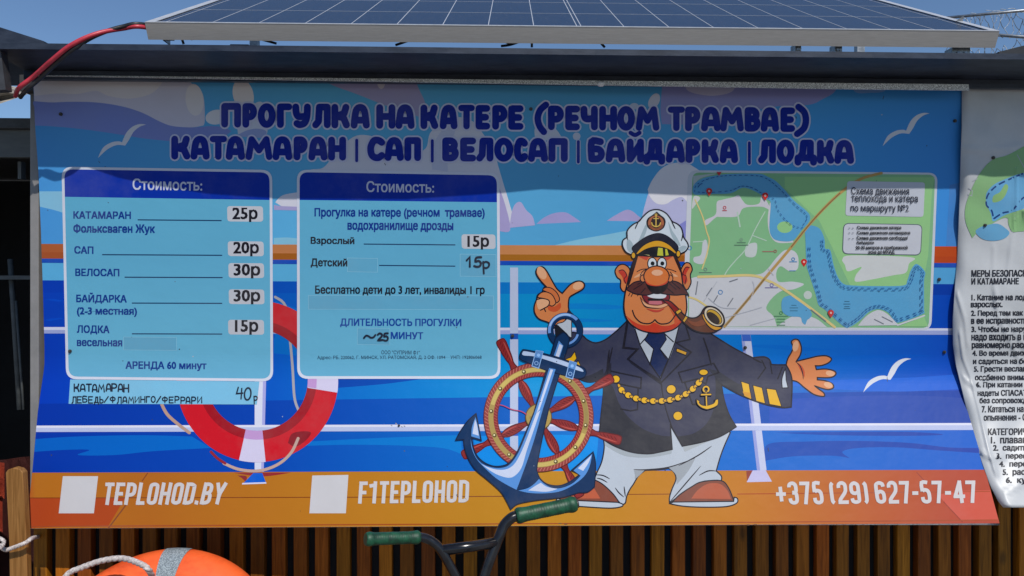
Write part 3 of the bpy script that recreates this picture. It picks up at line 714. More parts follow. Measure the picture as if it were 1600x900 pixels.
# ---- price cards
CARD = grad('printed_card', [(.29, (98, 176, 208)), (.45, (98, 174, 207)), (.60, (108, 184, 214)), (.66, (106, 176, 208))], 1)
HEAD = (0, 48, 166); TXB = (12, 56, 140); TXK = (18, 24, 42); CELL = (198, 200, 208)
def card(name, tl, tr, br, bl, hy, texts, cells, lines, patches):
    a = Art(name, banner, lv=24)
    a.rrect(tl, tr, br, bl, 17, (216, 220, 234))
    ins = lambda p, dx, dy: (p[0]+dx, p[1]+dy)
    T = [ins(tl, 4.2, 4), ins(tr, -4.2, 4), ins(br, -4.2, -4.2), ins(bl, 4.2, -4.2)]
    P = a.rrect(*T, 14, CARD)
    k = (hy[0]-T[0][1])/(T[3][1]-T[0][1])
    H = a.rrect(*T, 14, None, pts_only=True)
    top = [p for p in H if p.y < hy[0]-10]
    top = H[0:7]+H[7:14]
    a.poly([(p.x, p.y) for p in top]+[(T[1][0]+(T[2][0]-T[1][0])*k, hy[1]), (T[0][0]+(T[3][0]-T[0][0])*k, hy[0])], HEAD, False)
    for (x0, y0, x1, y1) in patches: a.quad((x0, y0), (x1, y0+.8), (x1, y1+.8), (x0, y1), (100, 172, 204)); a.stroke([(x0, y0), (x1, y0+.8), (x1, y1+.8), (x0, y1)], .7, (136, 196, 220), True, False)
    lv = a.lv
    for x0, y0, x1, y1 in lines: a.stroke([(x0, y0), (x1, y1)], 1.5, (14, 50, 96), smooth=False, cap=False, lv=lv)
    for t in texts: a.text(t[0], *t[1], t[2], bold=t[3] if len(t) > 3 else .020, dy=t[4] if len(t) > 4 else .6, lv=lv+1)
    o = a.build()
    for (x0, y0, x1, y1), s, (u0, v0, u1, v1) in cells:
        c = Art('price_label', o, lv=lv+2); c.rrect((x0, y0), (x1, y0+.4), (x1+.5, y1+.4), (x0+.5, y1), 5, CELL)
        c.text(s, u0, v0, u1, v1, (26, 26, 36), .019); c.build()
    return o
card1 = card('price_card', (96.5, 260.5), (425.5, 265.5), (427, 596), (103.5, 592.5), (307.5, 312.5),
    [('Стоимость:', (208, 279, 316, 296.5), (206, 210, 230), .011, 1.5), ('КАТАМАРАН', (115.5, 330, 204.5, 341.5), TXB), ('Фольксваген Жук', (115.5, 350, 242, 366.5), TXB),
     ('САП', (117, 384.5, 146, 396), TXB), ('ВЕЛОСАП', (118.5, 419.5, 186.5, 431), TXB), ('БАЙДАРКА', (120, 457, 198, 474), TXB), ('(2-3 местная)', (121, 480, 214, 494.5), TXB),
     ('ЛОДКА', (121, 508, 171, 522), TXB), ('весельная', (121, 531, 191, 540.5), TXB), ('АРЕНДА 60 минут', (197, 564.5, 322.5, 579), TXB)],
    [((355, 322, 411, 346), '25р', (364, 324.5, 402, 347)), ((356, 377, 412, 400), '20р', (365.5, 378, 404, 400.5)), ((357, 411, 412.5, 434), '30р', (366, 412.5, 406, 435)), ((357.5, 452, 413, 475), '30р', (366, 453, 406, 475.5)), ((356.5, 499.5, 412.5, 522.5), '15р', (368, 500, 403, 523))],
    [(215.5, 343.4, 346.5, 344.6), (160, 397.8, 347.5, 398.8), (195, 433, 348, 433.6), (206.5, 473.4, 347.5, 473.8), (206.5, 521.4, 347.5, 521.8)],
    [(193.5, 526.5, 276, 546.5)])
tag(card1, 'left price card with five white price labels and a white border')
card2 = card('price_card', (464, 265), (780.5, 270), (782, 592), (464.5, 592), (312.5, 316),
    [('Стоимость:', (573, 283, 678, 300), (206, 210, 230), .011, 1.2), ('Прогулка на катере (речном  трамвае)', (492, 325, 757, 342), (14, 52, 140)), ('водохранилище дрозды', (543.5, 348, 708, 362.5), (14, 52, 140)),
     ('Взрослый', (486, 370, 553.5, 383.5), TXK), ('Детский', (486, 403.5, 542.5, 418), TXK), ('Бесплатно дети до 3 лет, инвалиды 1 гр', (493, 446, 757, 462), TXK),
     ('ДЛИТЕЛЬНОСТЬ ПРОГУЛКИ', (532, 497.5, 720.5, 511), (16, 70, 158)), ('МИНУТ', (611, 518.5, 661, 529.5), (16, 70, 158)), ('ООО "СУПРИМ Ф1"', (596, 547, 656, 553.5), (20, 46, 80), .002), ('Адрес: РБ, 220062, Г. МИНСК, УЛ. РАТОМСКАЯ, Д. 2 ОФ. 1094    УНП: 192806068', (496, 555.5, 752.5, 562.5), (20, 46, 80), .002, -.5)],
    [((721, 366, 774, 388.5), '15р', (731, 368.5, 763.5, 390))],
    [(568.5, 381.3, 711.5, 382.6), (592.5, 414.6, 711.5, 415.8)],
    [(543, 403, 590, 424.5), (482, 461.5, 771, 483), (719, 397, 775, 431.5), (558.5, 512.5, 609, 538)])
tag(card2, 'right price card with two prices and a hand written trip length')
def hand(a, s, x, y, w_, h, c, wd, gap=1.22, skew=0, lv0=None):
    lv0 = lv0 or a.lv
    for ch in s:
        if ch == ' ': x += w_*.7; continue
        jx, jy = random.uniform(-.5, .5), random.uniform(-.7, .7); hh = h*random.uniform(.93, 1.05)
        ww = w_*(1.25 if ch in 'МФ' else .8 if ch in 'ГЬ' else 1)
        r = 0
        for i, st in enumerate(G[ch]):
            b = _ring(14)[:-1] if st == 'o' else _ring(14, cy=.42, ry=.3)[:-1] if st == 'f' else st
            P = [(x+jx+px*ww+skew*(1-py)*h, y+jy+py*hh) for px, py in b]
            a.stroke(P, wd*random.uniform(.92, 1.08), c, closed=st in ('o', 'f'), smooth=ch not in SHARP, n=4, lv=lv0+i)
        x += ww*gap
INKH = (24, 34, 56)
a = Art('hand_writing', card2, lv=36)
hand(a, '1', 729.5, 402, 8, 15, INKH, 3.4); hand(a, '5', 741, 402, 10.5, 16, INKH, 3.4, skew=.05); hand(a, 'р', 755, 409, 10, 13, INKH, 3)
hand(a, '~', 568.5, 521, 18, 11, INKH, 2.8); hand(a, '2', 590, 520.5, 7.5, 11, INKH, 2.8); hand(a, '5', 600, 520, 7, 12, INKH, 3)
a.build()
a = Art('hand_written_note', banner, lv=30)
a.quad((110, 592.9), (405.5, 596.2), (401.5, 632), (107.5, 631), (124, 190, 222))
o = a.build()
a = Art('hand_writing', o, lv=32)
hand(a, 'КАТАМАРАН', 117, 600.5, 7.2, 11, INKH, 2.2, 1.30); hand(a, 'ЛЕБЕДЬ/ФЛАМИНГО/ФЕРРАРИ', 113, 620.0, 6.2, 9.4, INKH, 1.75, 1.415)
hand(a, '4', 369, 606, 11, 19, INKH, 2.2); hand(a, '0', 381.5, 605.5, 10, 19, INKH, 2.2, skew=.08); hand(a, 'р', 396.5, 618.5, 5.5, 8, INKH, 1.8)
a.build()
# ---- contact strip
WT = (208, 202, 202)
for s, q in (('TEPLOHOD.BY', ((165.5, 754), (356, 754), (347.5, 788), (160.5, 789))), ('F1TEPLOHOD', ((562, 752.5), (733.5, 750), (732, 785), (559.5, 787))), ('+375 (29) 627-57-47', ((1210, 753), (1523, 751), (1528, 786), (1214, 788.5)))):
    a = Art('contact_lettering', banner, lv=25)
    condensed(a, s, q, WT); a.build()
for q in (((98.5, 744), (153.5, 744), (147, 802), (92, 802)), ((488, 743), (544.5, 742), (540.5, 802), (483.5, 802))):
    a = Art('white_label', banner, lv=25); a.quad(*q, (206, 203, 205)); a.build()

# ---- route map
a = Art('route_map', banner, lv=24)
MG, MG2, MU, MW, MY = (132, 186, 136), (150, 202, 136), (206, 206, 210), (92, 164, 206), (222, 200, 130)
a.rrect((1075, 266), (1465, 270), (1455, 516), (1066, 513), 15, (206, 210, 218))
a.rrect((1082, 269.5), (1461, 273), (1451, 512.5), (1074, 510.5), 11, MG)
a.poly([(1226, 276, 1), (1460, 277, 1), (1456, 300, 1), (1450, 400), (1440, 450, 1), (1330, 450, 1), (1280, 345, 1), (1226, 294, 1)], MG2, False)
a.poly([(1083, 300, 1), (1083, 275, 1), (1120, 271), (1094, 279), (1085, 290)], (176, 190, 190))
a.poly([(1077, 436, 1), (1092, 432), (1130, 431), (1165, 429.5), (1188, 428), (1200, 419), (1212, 404), (1226, 391), (1240, 392), (1247, 402), (1246, 420), (1234, 424), (1220, 416), (1213, 425), (1216, 440), (1238, 440), (1256, 444), (1240, 452), (1222, 454), (1206, 466), (1197, 482), (1208, 494), (1214, 510, 1), (1076, 510.5, 1)], MU)
a.poly([(1214, 510, 1), (1234, 496), (1252, 492), (1275, 498), (1292, 511, 1)], MU)
a.poly([(1316, 405), (1332, 399), (1424, 402), (1420, 412), (1415, 426), (1396, 430), (1360, 437), (1337, 440), (1337, 430), (1346, 417), (1325, 424), (1320, 414)], (208, 210, 208))
a.poly([(1120, 316), (1129, 312), (1146, 308), (1154, 305), (1160, 313), (1168, 320), (1186, 318), (1190, 305), (1200, 318), (1203, 328), (1190, 323), (1162, 325), (1152, 338), (1126, 339), (1118, 340), (1104, 352), (1102, 344), (1118, 335)], (204, 200, 208))
a.poly([(1084, 307), (1094, 309), (1088, 318), (1081, 326)], (204, 206, 204))
a.poly([(1098, 378), (1104, 376), (1106, 396), (1098, 412), (1085, 410), (1084, 402), (1095, 398)], (200, 204, 206))
a.poly([(1166, 384), (1182, 380), (1180, 400), (1165, 400)], (200, 206, 204)); a.ell(1262, 461, 6.5, 6.5, (196, 206, 198))
for p, wd in [([(1195, 331), (1180, 358), (1165, 389), (1150, 406), (1138, 420), (1132, 430)], 1.6), ([(1152, 332), (1156, 354)], 2.4), ([(1176, 368), (1197, 376)], 1.6), ([(1083, 378), (1100, 377)], 1.6)]: a.stroke(p, wd, (184, 208, 188))
# water
WR = [(1083.5, 303), (1084, 289), (1097, 279), (1121, 273.7), (1147, 271.5), (1186, 271.5), (1199, 276), (1212, 283), (1226, 297), (1240, 313), (1258, 328), (1265, 336.5), (1263.7, 347), (1252, 360), (1238, 376), (1216, 376), (1206, 370), (1202, 355), (1204, 318), (1199, 312), (1187, 303), (1170, 295), (1158, 294), (1141, 302), (1115, 303), (1099, 304)]
WR2 = [(1258.5, 355), (1269, 352.5), (1281, 358), (1288, 374), (1289, 388), (1297, 391), (1302, 413), (1309, 433), (1318, 443.5), (1332, 446), (1370, 447), (1411, 446), (1417.5, 438), (1423, 422), (1432, 412.5), (1445, 424.7), (1443.5, 439), (1443.5, 482), (1440.6, 491), (1403, 504), (1394, 497), (1387, 488), (1373, 483), (1358, 487), (1344, 500), (1329, 510), (1318, 510), (1289, 484), (1279, 476.7), (1274, 459), (1263, 425), (1260, 414), (1258.5, 380)]
a.stroke([(1204, 318), (1201, 340), (1202, 357), (1207, 371), (1217, 378), (1238, 377.5)], 3, MU)
a.poly(WR, MW); a.poly(WR2, MW); a.ell(1226, 355, 12, 9, MG2)
a.poly([(1222, 468), (1232, 462), (1243, 464), (1259, 475), (1268, 490), (1265, 497), (1261, 500), (1258, 507), (1253, 503), (1250, 495.5), (1233, 494), (1222, 486)], MW)
a.poly([(1340, 509, 1), (1352, 495), (1366, 486), (1376, 485), (1388, 492), (1404, 508, 1)], MU)
a.poly([(1404, 510, 1), (1443, 494, 1), (1450, 510, 1)], MG2, False); a.stroke([(1402, 508), (1444, 493)], 2.5, MU)
# roads
a.stroke([(1086, 312), (1097.5, 338), (1104, 362), (1108, 376), (1104, 398), (1097, 420)], 2.0, MY)
a.stroke([(1091, 432.5), (1130, 431.5), (1165, 430), (1184, 432), (1196, 437), (1215, 446), (1245, 466), (1272, 486), (1304, 511)], 4, MY)
a.stroke([(1076, 464), (1090, 469), (1110, 484), (1120, 500)], 3, MY)
RDC = (188, 150, 86)
a.stroke([(1132, 510), (1165, 472), (1194, 436), (1233, 390), (1260, 356), (1284, 329), (1312, 302), (1344, 280), (1377, 270.5)], 4.2, RDC)
a.stroke([(1134, 508), (1165, 472), (1194, 436)], 1.4, (112, 92, 60)); a.stroke([(1236, 386), (1260, 356), (1284, 329), (1312, 302)], 1.4, (120, 96, 70))
for p in [[(1090, 440), (1087, 460)], [(1112, 450), (1104, 462)], [(1121, 462), (1115, 472)], [(1140, 440), (1152, 436)], [(1145, 466), (1137, 478)], [(1267, 484), (1290, 502)], [(1378, 495), (1394, 503)], [(1366, 499), (1380, 506)]]: a.stroke(p, 1.6, (120, 124, 132), smooth=False)
for p in [[(1107, 466), (1126, 480), (1150, 482)], [(1134, 496), (1170, 486), (1190, 480)], [(1172, 508), (1212, 497)], [(1176, 440), (1178, 452), (1172, 468)], [(1200, 420), (1208, 430)], [(1120, 440), (1100, 470)]]: a.stroke(p, 1, (182, 184, 192))
for x, y, wd, c in [(1158, 379, 14, (96, 130, 104)), (1158, 383, 22, (96, 130, 104)), (1102, 426, 20, (90, 110, 100)), (1132, 329, 7, (190, 70, 80)), (1239, 409, 12, (70, 140, 190)), (1238, 423, 10, (100, 150, 190)), (1205, 449.5, 20, (120, 110, 160)), (1240, 477, 8, (60, 120, 150)), (1240, 481, 13, (60, 120, 150)), (1240, 485.5, 12, (60, 120, 150)), (1220, 494, 22, (84, 140, 100)), (1220, 498.5, 13, (84, 140, 100)), (1220, 503, 13, (84, 140, 100)), (1220, 508, 13, (84, 140, 100)), (1323, 471, 8, (56, 110, 140)), (1323, 475, 11, (56, 110, 140)), (1323, 479, 8, (56, 110, 140)), (1323, 482, 10, (56, 110, 140)), (1200, 393, 18, (170, 110, 100))]:
    a.stroke([(x-wd/2, y), (x+wd/2, y)], 1.3, c, smooth=False, cap=False)
for x, y, r, c in [(1125.5, 456.5, 3.2, (60, 130, 190)), (1077.5, 387.5, 3, (60, 130, 190)), (1102, 421, 2.3, (120, 140, 130)), (1239, 405, 2.3, (50, 130, 190)), (1211, 392.5, 2, (160, 100, 90)), (1205.5, 445.5, 2.5, (120, 110, 170)), (1158, 374.5, 2, (130, 160, 136)), (1220, 489, 2.3, (70, 140, 90)), (1132, 324.5, 2.2, (196, 60, 76))]:
    a.stroke(a.epts(x, y, r, r, n=12), 1.1, c, True, False)
# dashed boat routes
def dashes(P, on, off, wd, c):
    P = cr_pts(P, False, 8); acc = 0; seg = []; draw = True
    for p, q in zip(P, P[1:]):
        l = (q-p).length; seg = seg or [p]
        acc += l; seg.append(q)
        if acc >= (on if draw else off):
            if draw: a.stroke(seg, wd, c, smooth=False, cap=False, lv=52)
            seg = []; acc = 0; draw = not draw
RT = (30, 84, 150)
dashes([(1085, 300), (1087, 290), (1100, 282), (1122, 276), (1150, 274), (1184, 275), (1200, 281), (1214, 292), (1228, 306), (1244, 322), (1258, 334), (1260, 342), (1254, 352)], 3, 2, 1.0, RT)
dashes([(1090, 300), (1104, 301), (1140, 298), (1158, 291), (1176, 294), (1196, 306), (1210, 312), (1214, 326), (1222, 338), (1234, 350), (1246, 355), (1258, 356)], 3, 2, 1.0, RT)
dashes([(1090, 293), (1094, 288), (1102, 285)], 9, 1, 1.2, RT); dashes([(1136, 291.5), (1158, 289)], 24, 1, 1.2, RT); dashes([(1238, 320), (1250, 332)], 24, 1, 1.2, RT)
for off in (3.2, 6.2):
    C_ = Vector((1345, 460))
    def inn(p):
        i = WR2.index(p); t = (Vector(WR2[(i+1) % len(WR2)])-Vector(WR2[i-1])).normalized(); return Vector(p)+Vector((-t.y, t.x))*off
    dashes([tuple(inn(p)) for p in WR2[3:]], 3, 1.9, 1.0, RT)
o_map = a
a.lv = 56
def pin(a, x, y, half=False):
    if half: a.poly([(x-4, y-4, 1), (x+4, y-4, 1), (x, y+2, 1)], (200, 44, 50), False); return
    a.poly([(x, y+6, 1), (x-4.4, y-1), (x-3.6, y-5), (x, y-6.5), (x+3.6, y-5), (x+4.4, y-1)], (206, 44, 40)); a.ell(x, y-1.8, 1.7, 1.7, (236, 190, 180), n=12)
o_map = a.build()
for x, y, h in ((1107.5, 300.5, 0), (1195, 307.5, 0), (1256, 411, 0), (1297.5, 490.5, 0), (1123, 273, 1)):
    p = Art('map_pin', o_map, lv=56); pin(p, x, y, h); p.build()
p = Art('map_caption', o_map, lv=54)
p.rrect((1323.5, 283), (1445, 285), (1442.5, 339), (1320.5, 337), 5, (196, 200, 210))
for s, (x0, y0, x1, y1), d in (('Схема движения', (1329.5, 292.5, 1419.5, 306), .8), ('теплохода и катера', (1329.5, 306.5, 1433, 318.5), .8), ('по маршруту №2', (1328.5, 319.5, 1419, 333), .6)): p.text(s, x0, y0, x1, y1, (34, 40, 58), .006, d, lv=57)
p.build()
p = Art('map_legend', o_map, lv=54)
p.rrect((1317.5, 348.5), (1441, 350.5), (1438.5, 399), (1315.5, 397), 9, (90, 100, 112)); p.rrect((1318.7, 349.7), (1439.8, 351.7), (1437.3, 397.8), (1316.7, 395.8), 8, (202, 204, 212))
for s, (x0, y0, x1, y1) in (('Схема движения катера', (1338.5, 353, 1407, 360)), ('Схема движения катамарана', (1338.5, 361, 1421, 368)), ('Схема движения сапборда/', (1338, 369, 1417.5, 376.5)), ('байдарки', (1338, 376.5, 1364.5, 383)), ('20-30 метров в прибрежной', (1336.5, 384, 1417, 391.5)), ('зона до МКАД', (1356, 391, 1396.5, 398))): p.text(s, x0, y0, x1, y1-.6, (34, 38, 48), .022, lv=58)
for y in (356.5, 364, 373): p.stroke([(1325, y), (1327.5, y)], .9, (50, 60, 90), smooth=False, cap=False, lv=58); p.stroke([(1330.5, y), (1333, y)], .9, (50, 60, 90), smooth=False, cap=False, lv=58)
p.build()
# ---- the sea captain
cap = Art('printed_captain', banner, lv=30)
LN = (24, 22, 36); SK, SKL, SKD, SKR = (214, 128, 74), (228, 170, 128), (200, 84, 44), (196, 60, 44)
JK, JKD, WHT = (52, 54, 78), (40, 41, 51), (186, 194, 204)
a = cap
# trousers
a.shp([(943, 686, 1), (944, 700), (940, 722), (932, 740), (929, 752), (938, 757), (949, 766), (960, 776), (971, 789, 1), (977, 786), (979, 776), (984, 765), (990, 756), (998, 743), (1008, 735, 1), (1030, 734), (1045, 732, 1), (1053, 738), (1056, 749), (1050, 764), (1046, 777), (1046, 786, 1), (1060, 776), (1076, 766), (1094, 754), (1110, 751), (1127, 751, 1), (1127, 744), (1119, 736, 1), (1125, 715), (1132, 696), (1141, 676, 1), (1124, 660, 1), (960, 660, 1)], WHT, LN, 2)
a.poly([(944, 687, 1), (975, 703), (1012, 709), (1050, 702, 1), (1049, 709, 1), (1012, 715), (975, 712), (945, 696, 1)], (164, 172, 178))
a.poly([(1066, 697, 1), (1125, 682, 1), (1138, 676, 1), (1070, 706, 1)], (172, 178, 182), False)
a.poly([(990, 733, 1), (1007, 735, 1), (993, 748), (992, 742)], (156, 162, 168)); a.poly([(1045, 731, 1), (1086, 717, 1), (1076, 735), (1062, 752), (1057, 757, 1), (1056, 742)], (158, 164, 170))
for p in [[(990, 733.5), (1008, 734), (1045, 730), (1086, 716)], [(1046, 785), (1070, 757), (1095, 728)], [(1060, 728), (1090, 712), (1112, 697)], [(1092, 743), (1106, 736), (1119, 736)], [(931, 742), (942, 743), (953, 748.5)], [(932, 747), (940, 749), (949, 754)], [(961, 762), (967, 770), (975, 777)], [(975, 760), (977, 776)]]: a.stroke(p, 1.9, LN, taper=True)
croot = a.build()
a = Art('shoe', croot)
a.shp([(929, 750), (920, 750), (900, 756), (880, 768), (873, 781, 1), (968, 786, 1), (958, 772), (942, 757)], (132, 70, 52), LN, 1.8)
a.poly([(918, 752), (926, 760), (938, 779, 1), (885, 779, 1), (896, 764)], (190, 92, 60))
a.shp([(871, 779), (869, 785), (877, 790), (900, 791), (950, 794), (970, 792), (973, 788), (965, 785, 1), (877, 781, 1)], WHT, LN, 1.8)
a.build(); a = Art('shoe', croot)
a.shp([(1050, 785, 1), (1062, 773), (1080, 761), (1096, 753), (1126, 751), (1138, 762), (1147, 784, 1)], (132, 72, 54), LN, 1.8)
a.poly([(1080, 779, 1), (1090, 766), (1106, 756), (1124, 756), (1136, 766), (1142, 780, 1)], (184, 92, 62))
a.shp([(1046, 787, 1), (1068, 791), (1100, 792.5), (1135, 791.5), (1151, 786), (1152, 779), (1147, 777, 1), (1146, 783.5, 1), (1052, 784.5, 1)], WHT, LN, 1.8)
a.build(); a = Art('hand', croot)
HAND = [(1228, 572), (1231, 560), (1236.7, 550), (1239, 542), (1236.5, 534), (1241.5, 530), (1248, 532), (1252, 543), (1250.5, 554), (1244, 564.7, 1), (1265, 559.5), (1278, 556.5), (1291, 556), (1299, 560.5), (1295, 566.5), (1284, 571), (1274, 571.6, 1), (1275.5, 577.5, 1), (1291, 576.6), (1304, 580), (1305.5, 585.5), (1297, 590), (1277, 590, 1), (1277, 593.5, 1), (1289.4, 595), (1300.5, 600), (1302, 606), (1294.4, 608.8), (1284, 606.7), (1273, 603, 1), (1279, 608), (1287, 614), (1287, 619.5), (1272, 616.5), (1257, 606), (1244, 596), (1226, 594, 1)]
a.shp(HAND, SK, LN, 2.2)
a.ell(1243, 541, 4.6, 8.5, SKL, 12); a.ell(1297, 583.5, 7, 4.3, SKL, 10); a.ell(1294, 601.5, 7, 4.4, SKL, 18)
a.poly([(1245, 566, 1), (1252, 571), (1257, 580), (1257, 590, 1), (1250, 578)], SKD); a.stroke([(1243, 565), (1250, 572), (1254, 583), (1255, 593)], 1.8, LN, taper=True)
a.build(); a = Art('jacket', croot)
JP = [(981, 500, 1), (962, 518), (945, 531), (930, 535.5), (918, 531), (908, 523), (890, 520), (878, 540), (880, 575), (897, 588), (920, 597), (942, 592, 1), (943, 612), (939, 650), (936, 681, 1), (956, 695), (985, 706), (1012, 709), (1032, 706), (1050, 702, 1), (1047, 664, 1), (1066, 697, 1), (1096, 691), (1125, 682), (1150, 667, 1), (1139, 648), (1131, 624), (1127, 601, 1), (1150, 614), (1175, 625), (1200, 633), (1222, 637), (1236, 636, 1), (1237, 592), (1228, 570, 1), (1214, 570), (1205, 569.5, 1), (1202, 562), (1196, 558), (1188, 557.5), (1176, 559, 1), (1145, 543), (1110, 521, 1), (1085, 508), (1070, 500, 1)]
a.shp(JP, JK, LN, 2.2)
a.poly([(943, 594, 1), (957, 604), (966, 628), (980, 650), (1004, 670), (1030, 680), (1048, 682, 1), (1050, 701, 1), (1032, 705), (1012, 708), (985, 705), (956, 694), (937, 681, 1), (940, 650)], JKD)
a.poly([(1117, 584, 1), (1126, 600, 1), (1131, 626), (1139, 650), (1149, 667, 1), (1125, 681), (1096, 690), (1067, 696, 1), (1058, 682, 1), (1082, 678), (1102, 664), (1114, 642), (1118, 612)], JKD)
a.poly([(1106, 576, 1), (1122, 580, 1), (1150, 598), (1164, 604, 1), (1166, 620, 1), (1150, 612), (1127, 600, 1)], (46, 48, 60))
a.poly([(940, 592, 1), (948, 576, 1), (955, 566, 1), (955, 596, 1), (944, 600, 1)], (34, 34, 48), False)
a.poly([(885, 582, 1), (915, 588), (942, 576, 1), (944, 592, 1), (922, 598), (900, 590)], (36, 38, 52))
# shirt, tie, lapels
a.poly([(991, 512, 1), (1060, 510, 1), (1055, 535), (1046, 560), (1032, 592, 1), (1014, 565), (1000, 540)], WHT)
a.shp([(1007, 531, 1), (1014, 518, 1), (1037, 518, 1), (1041, 530, 1), (1031, 545, 1), (1044, 561, 1), (1031, 590, 1), (1016, 569, 1), (1021, 545, 1)], (24, 40, 84), LN, 1.4, False)
for p in [[(992, 514), (1000, 539), (1014, 566), (1032, 592)], [(1060, 512), (1054, 536), (1045, 560), (1032, 592)], [(1000, 538), (1012, 524)], [(1052, 534), (1038, 521)], [(1021, 545), (1015, 570)], [(1031, 545), (1041, 561)]]: a.stroke(p, 1.7, LN, smooth=False)
a.stroke([(980, 504), (974, 543), (996, 545.5), (981, 561)], 3.6, LN, smooth=False)
a.poly([(981, 562, 1), (986, 568, 1), (1034, 602, 1), (1032, 593, 1)], (30, 30, 44), False)
a.stroke([(981, 561), (1033, 598), (1080, 550), (1056, 535), (1078, 530), (1070, 504)], 2.2, LN, smooth=False)
a.stroke([(1033, 598), (1036, 620), (1042, 645), (1050, 668)], 1.6, LN)
for p in [[(955, 580), (1002, 590), (1001, 607), (958, 598)], [(997, 608), (996, 640), (985, 642), (970, 639)], [(1060, 582), (1115, 567.5), (1123, 582), (1106, 588), (1103, 600), (1090, 592), (1066, 598), (1060, 582)], [(1070, 598), (1082, 632), (1088, 632)], [(1099, 528), (1106, 548), (1111, 570)], [(1190, 563), (1196, 575), (1184, 592)], [(1203, 566), (1206, 584)], [(1222, 574), (1215, 592)]]: a.stroke(p, 2.0, LN, smooth=False)
for p in [[(957, 542), (952, 565), (949, 585)], [(952, 546), (948, 580)], [(1176, 560), (1190, 567)]]: a.stroke(p, 2.6, LN, taper=True)
a.shp([(1057, 544, 1), (1073, 550, 1), (1071.5, 555, 1), (1056.5, 549, 1)], (226, 166, 36), LN, 1.2, False)
YE = (228, 174, 18)
for q in ([(1157.5, 596), (1170, 600), (1174, 624.5), (1162, 619)], [(1176, 602), (1190.5, 606), (1195.5, 631), (1181, 627)], [(1197, 607), (1212, 609), (1221, 635.5), (1202, 632)]): a.shp([(x, y, 1) for x, y in q], YE, LN, 1.3, False)
a.poly([(1160, 612, 1), (1172, 614, 1), (1173.5, 623, 1), (1163, 618, 1)], (214, 148, 34), False)
a.shp([(1227, 575, 1), (1228, 594, 1), (1231, 606, 1), (1222, 606.5, 1), (1221.5, 592)], WHT, LN, 1.4)
# buttons, chain, emblem
for x, y, rx, ry in ((1048.5, 608.5, 7.4, 7), (1059, 650, 7.4, 7), (962, 592.5, 6.5, 6), (1099, 581.8, 7, 4.8)): a.ell(x, y, rx, ry, YE, 0, LN, 1.3)
CH = cr_pts([(966, 601), (973, 612), (985, 619.5), (1002, 625), (1022, 627), (1042, 626), (1060, 621.5), (1076, 613), (1088, 602), (1097, 591)], False, 24)
tot = [0]
for p, q in zip(CH, CH[1:]): tot.append(tot[-1]+(q-p).length)
NL = 23
for i in range(NL):
    t = tot[-1]*(i+.5)/NL; j = next(k for k, v in enumerate(tot) if v >= t); p = CH[j]; d = CH[min(j+1, len(CH)-1)]-CH[j-1]
    an = math.degrees(math.atan2(d.y, d.x))
    if i % 2: a.ell(p.x, p.y, 5.6, 5.0, YE, an, LN, 1.2, 14)
    else: a.ell(p.x, p.y, 4.8, 2.4, (216, 160, 20), an, LN, 1.1, 12)
a.stroke(a.epts(1102.5, 609, 4.3, 4.3, n=16), 4.4, LN, True, False); a.stroke(a.epts(1102.5, 609, 4.3, 4.3, n=16), 2.2, YE, True, False)
EMB = [(1101, 613, 1), (1104, 613, 1), (1105, 634, 1), (1114, 631), (1117, 626), (1115, 626, 1), (1121.5, 624, 1), (1121, 633), (1113, 638), (1104, 640.5, 1), (1096, 638), (1089, 632), (1087.5, 624, 1), (1093, 628, 1), (1092, 630), (1096, 633.5), (1102, 634.5, 1)]
a.shp(EMB, YE, LN, 1.3, n=3); a.shp([(1094, 616, 1), (1111, 615.5, 1), (1111, 618.5, 1), (1094, 619, 1)], YE, LN, 1.0, False)
for q in ([(881, 562), (892, 558), (898, 549), (901, 560), (896, 566)], [(900, 570), (903, 563), (907, 571), (904, 574)]): a.shp([(x, y, 1) for x, y in q], YE, LN, 1.2)
a.build(); a = Art('head', croot)
a.shp([(984, 421), (976, 413.5), (967, 414.5), (961, 423), (964, 433), (969.5, 438), (969.5, 449), (974, 455.5), (979, 452), (983, 436)], SK, LN, 2)
a.poly([(966, 424), (973, 421), (979, 427), (981, 435), (978, 443), (975, 441), (972, 432)], SKR); a.stroke([(967, 423), (974, 422), (979, 430), (975, 436), (978, 443)], 1.2, LN)
a.shp([(1064, 421), (1070.6, 411), (1078, 412), (1081.5, 421), (1078.5, 430), (1079.5, 442), (1073, 453), (1067, 444), (1064, 432)], SK, LN, 2)
a.poly([(1077, 418), (1071, 417), (1066, 426), (1066, 436), (1070, 444), (1074, 438), (1072, 428)], SKR); a.stroke([(1077, 418), (1071, 418), (1067, 428), (1072, 432), (1070, 444)], 1.2, LN)
FACE = [(994, 399, 1), (988, 412), (984, 426), (981, 440), (977, 456), (974.6, 478), (978, 496), (988, 508.5), (1004, 517), (1025, 520.5), (1044, 517.5), (1057, 511.5), (1067, 500), (1072.5, 484), (1071.5, 464), (1067, 446), (1064.5, 428), (1061, 412), (1054, 399, 1)]
a.shp(FACE, SK, LN, 2.2)
a.poly([(977, 492, 1), (988, 501), (1000, 507), (1014, 508), (1022, 504), (1034, 509), (1050, 507), (1064, 497, 1), (1066, 501, 1), (1056, 511), (1044, 516.5), (1025, 519.3), (1004, 516), (989, 507.5)], (200, 62, 38))
a.poly([(1044, 478, 1), (1055, 492), (1062, 503, 1), (1054, 508, 1), (1052, 494)], (206, 84, 46))
for q in ([(992, 400, 1), (997, 400, 1), (990, 424), (985, 440, 1), (980.5, 452, 1), (983, 430)], [(1051, 399, 1), (1056, 399, 1), (1062, 412), (1067, 432, 1), (1062, 424)]): a.poly(q, (44, 26, 30))
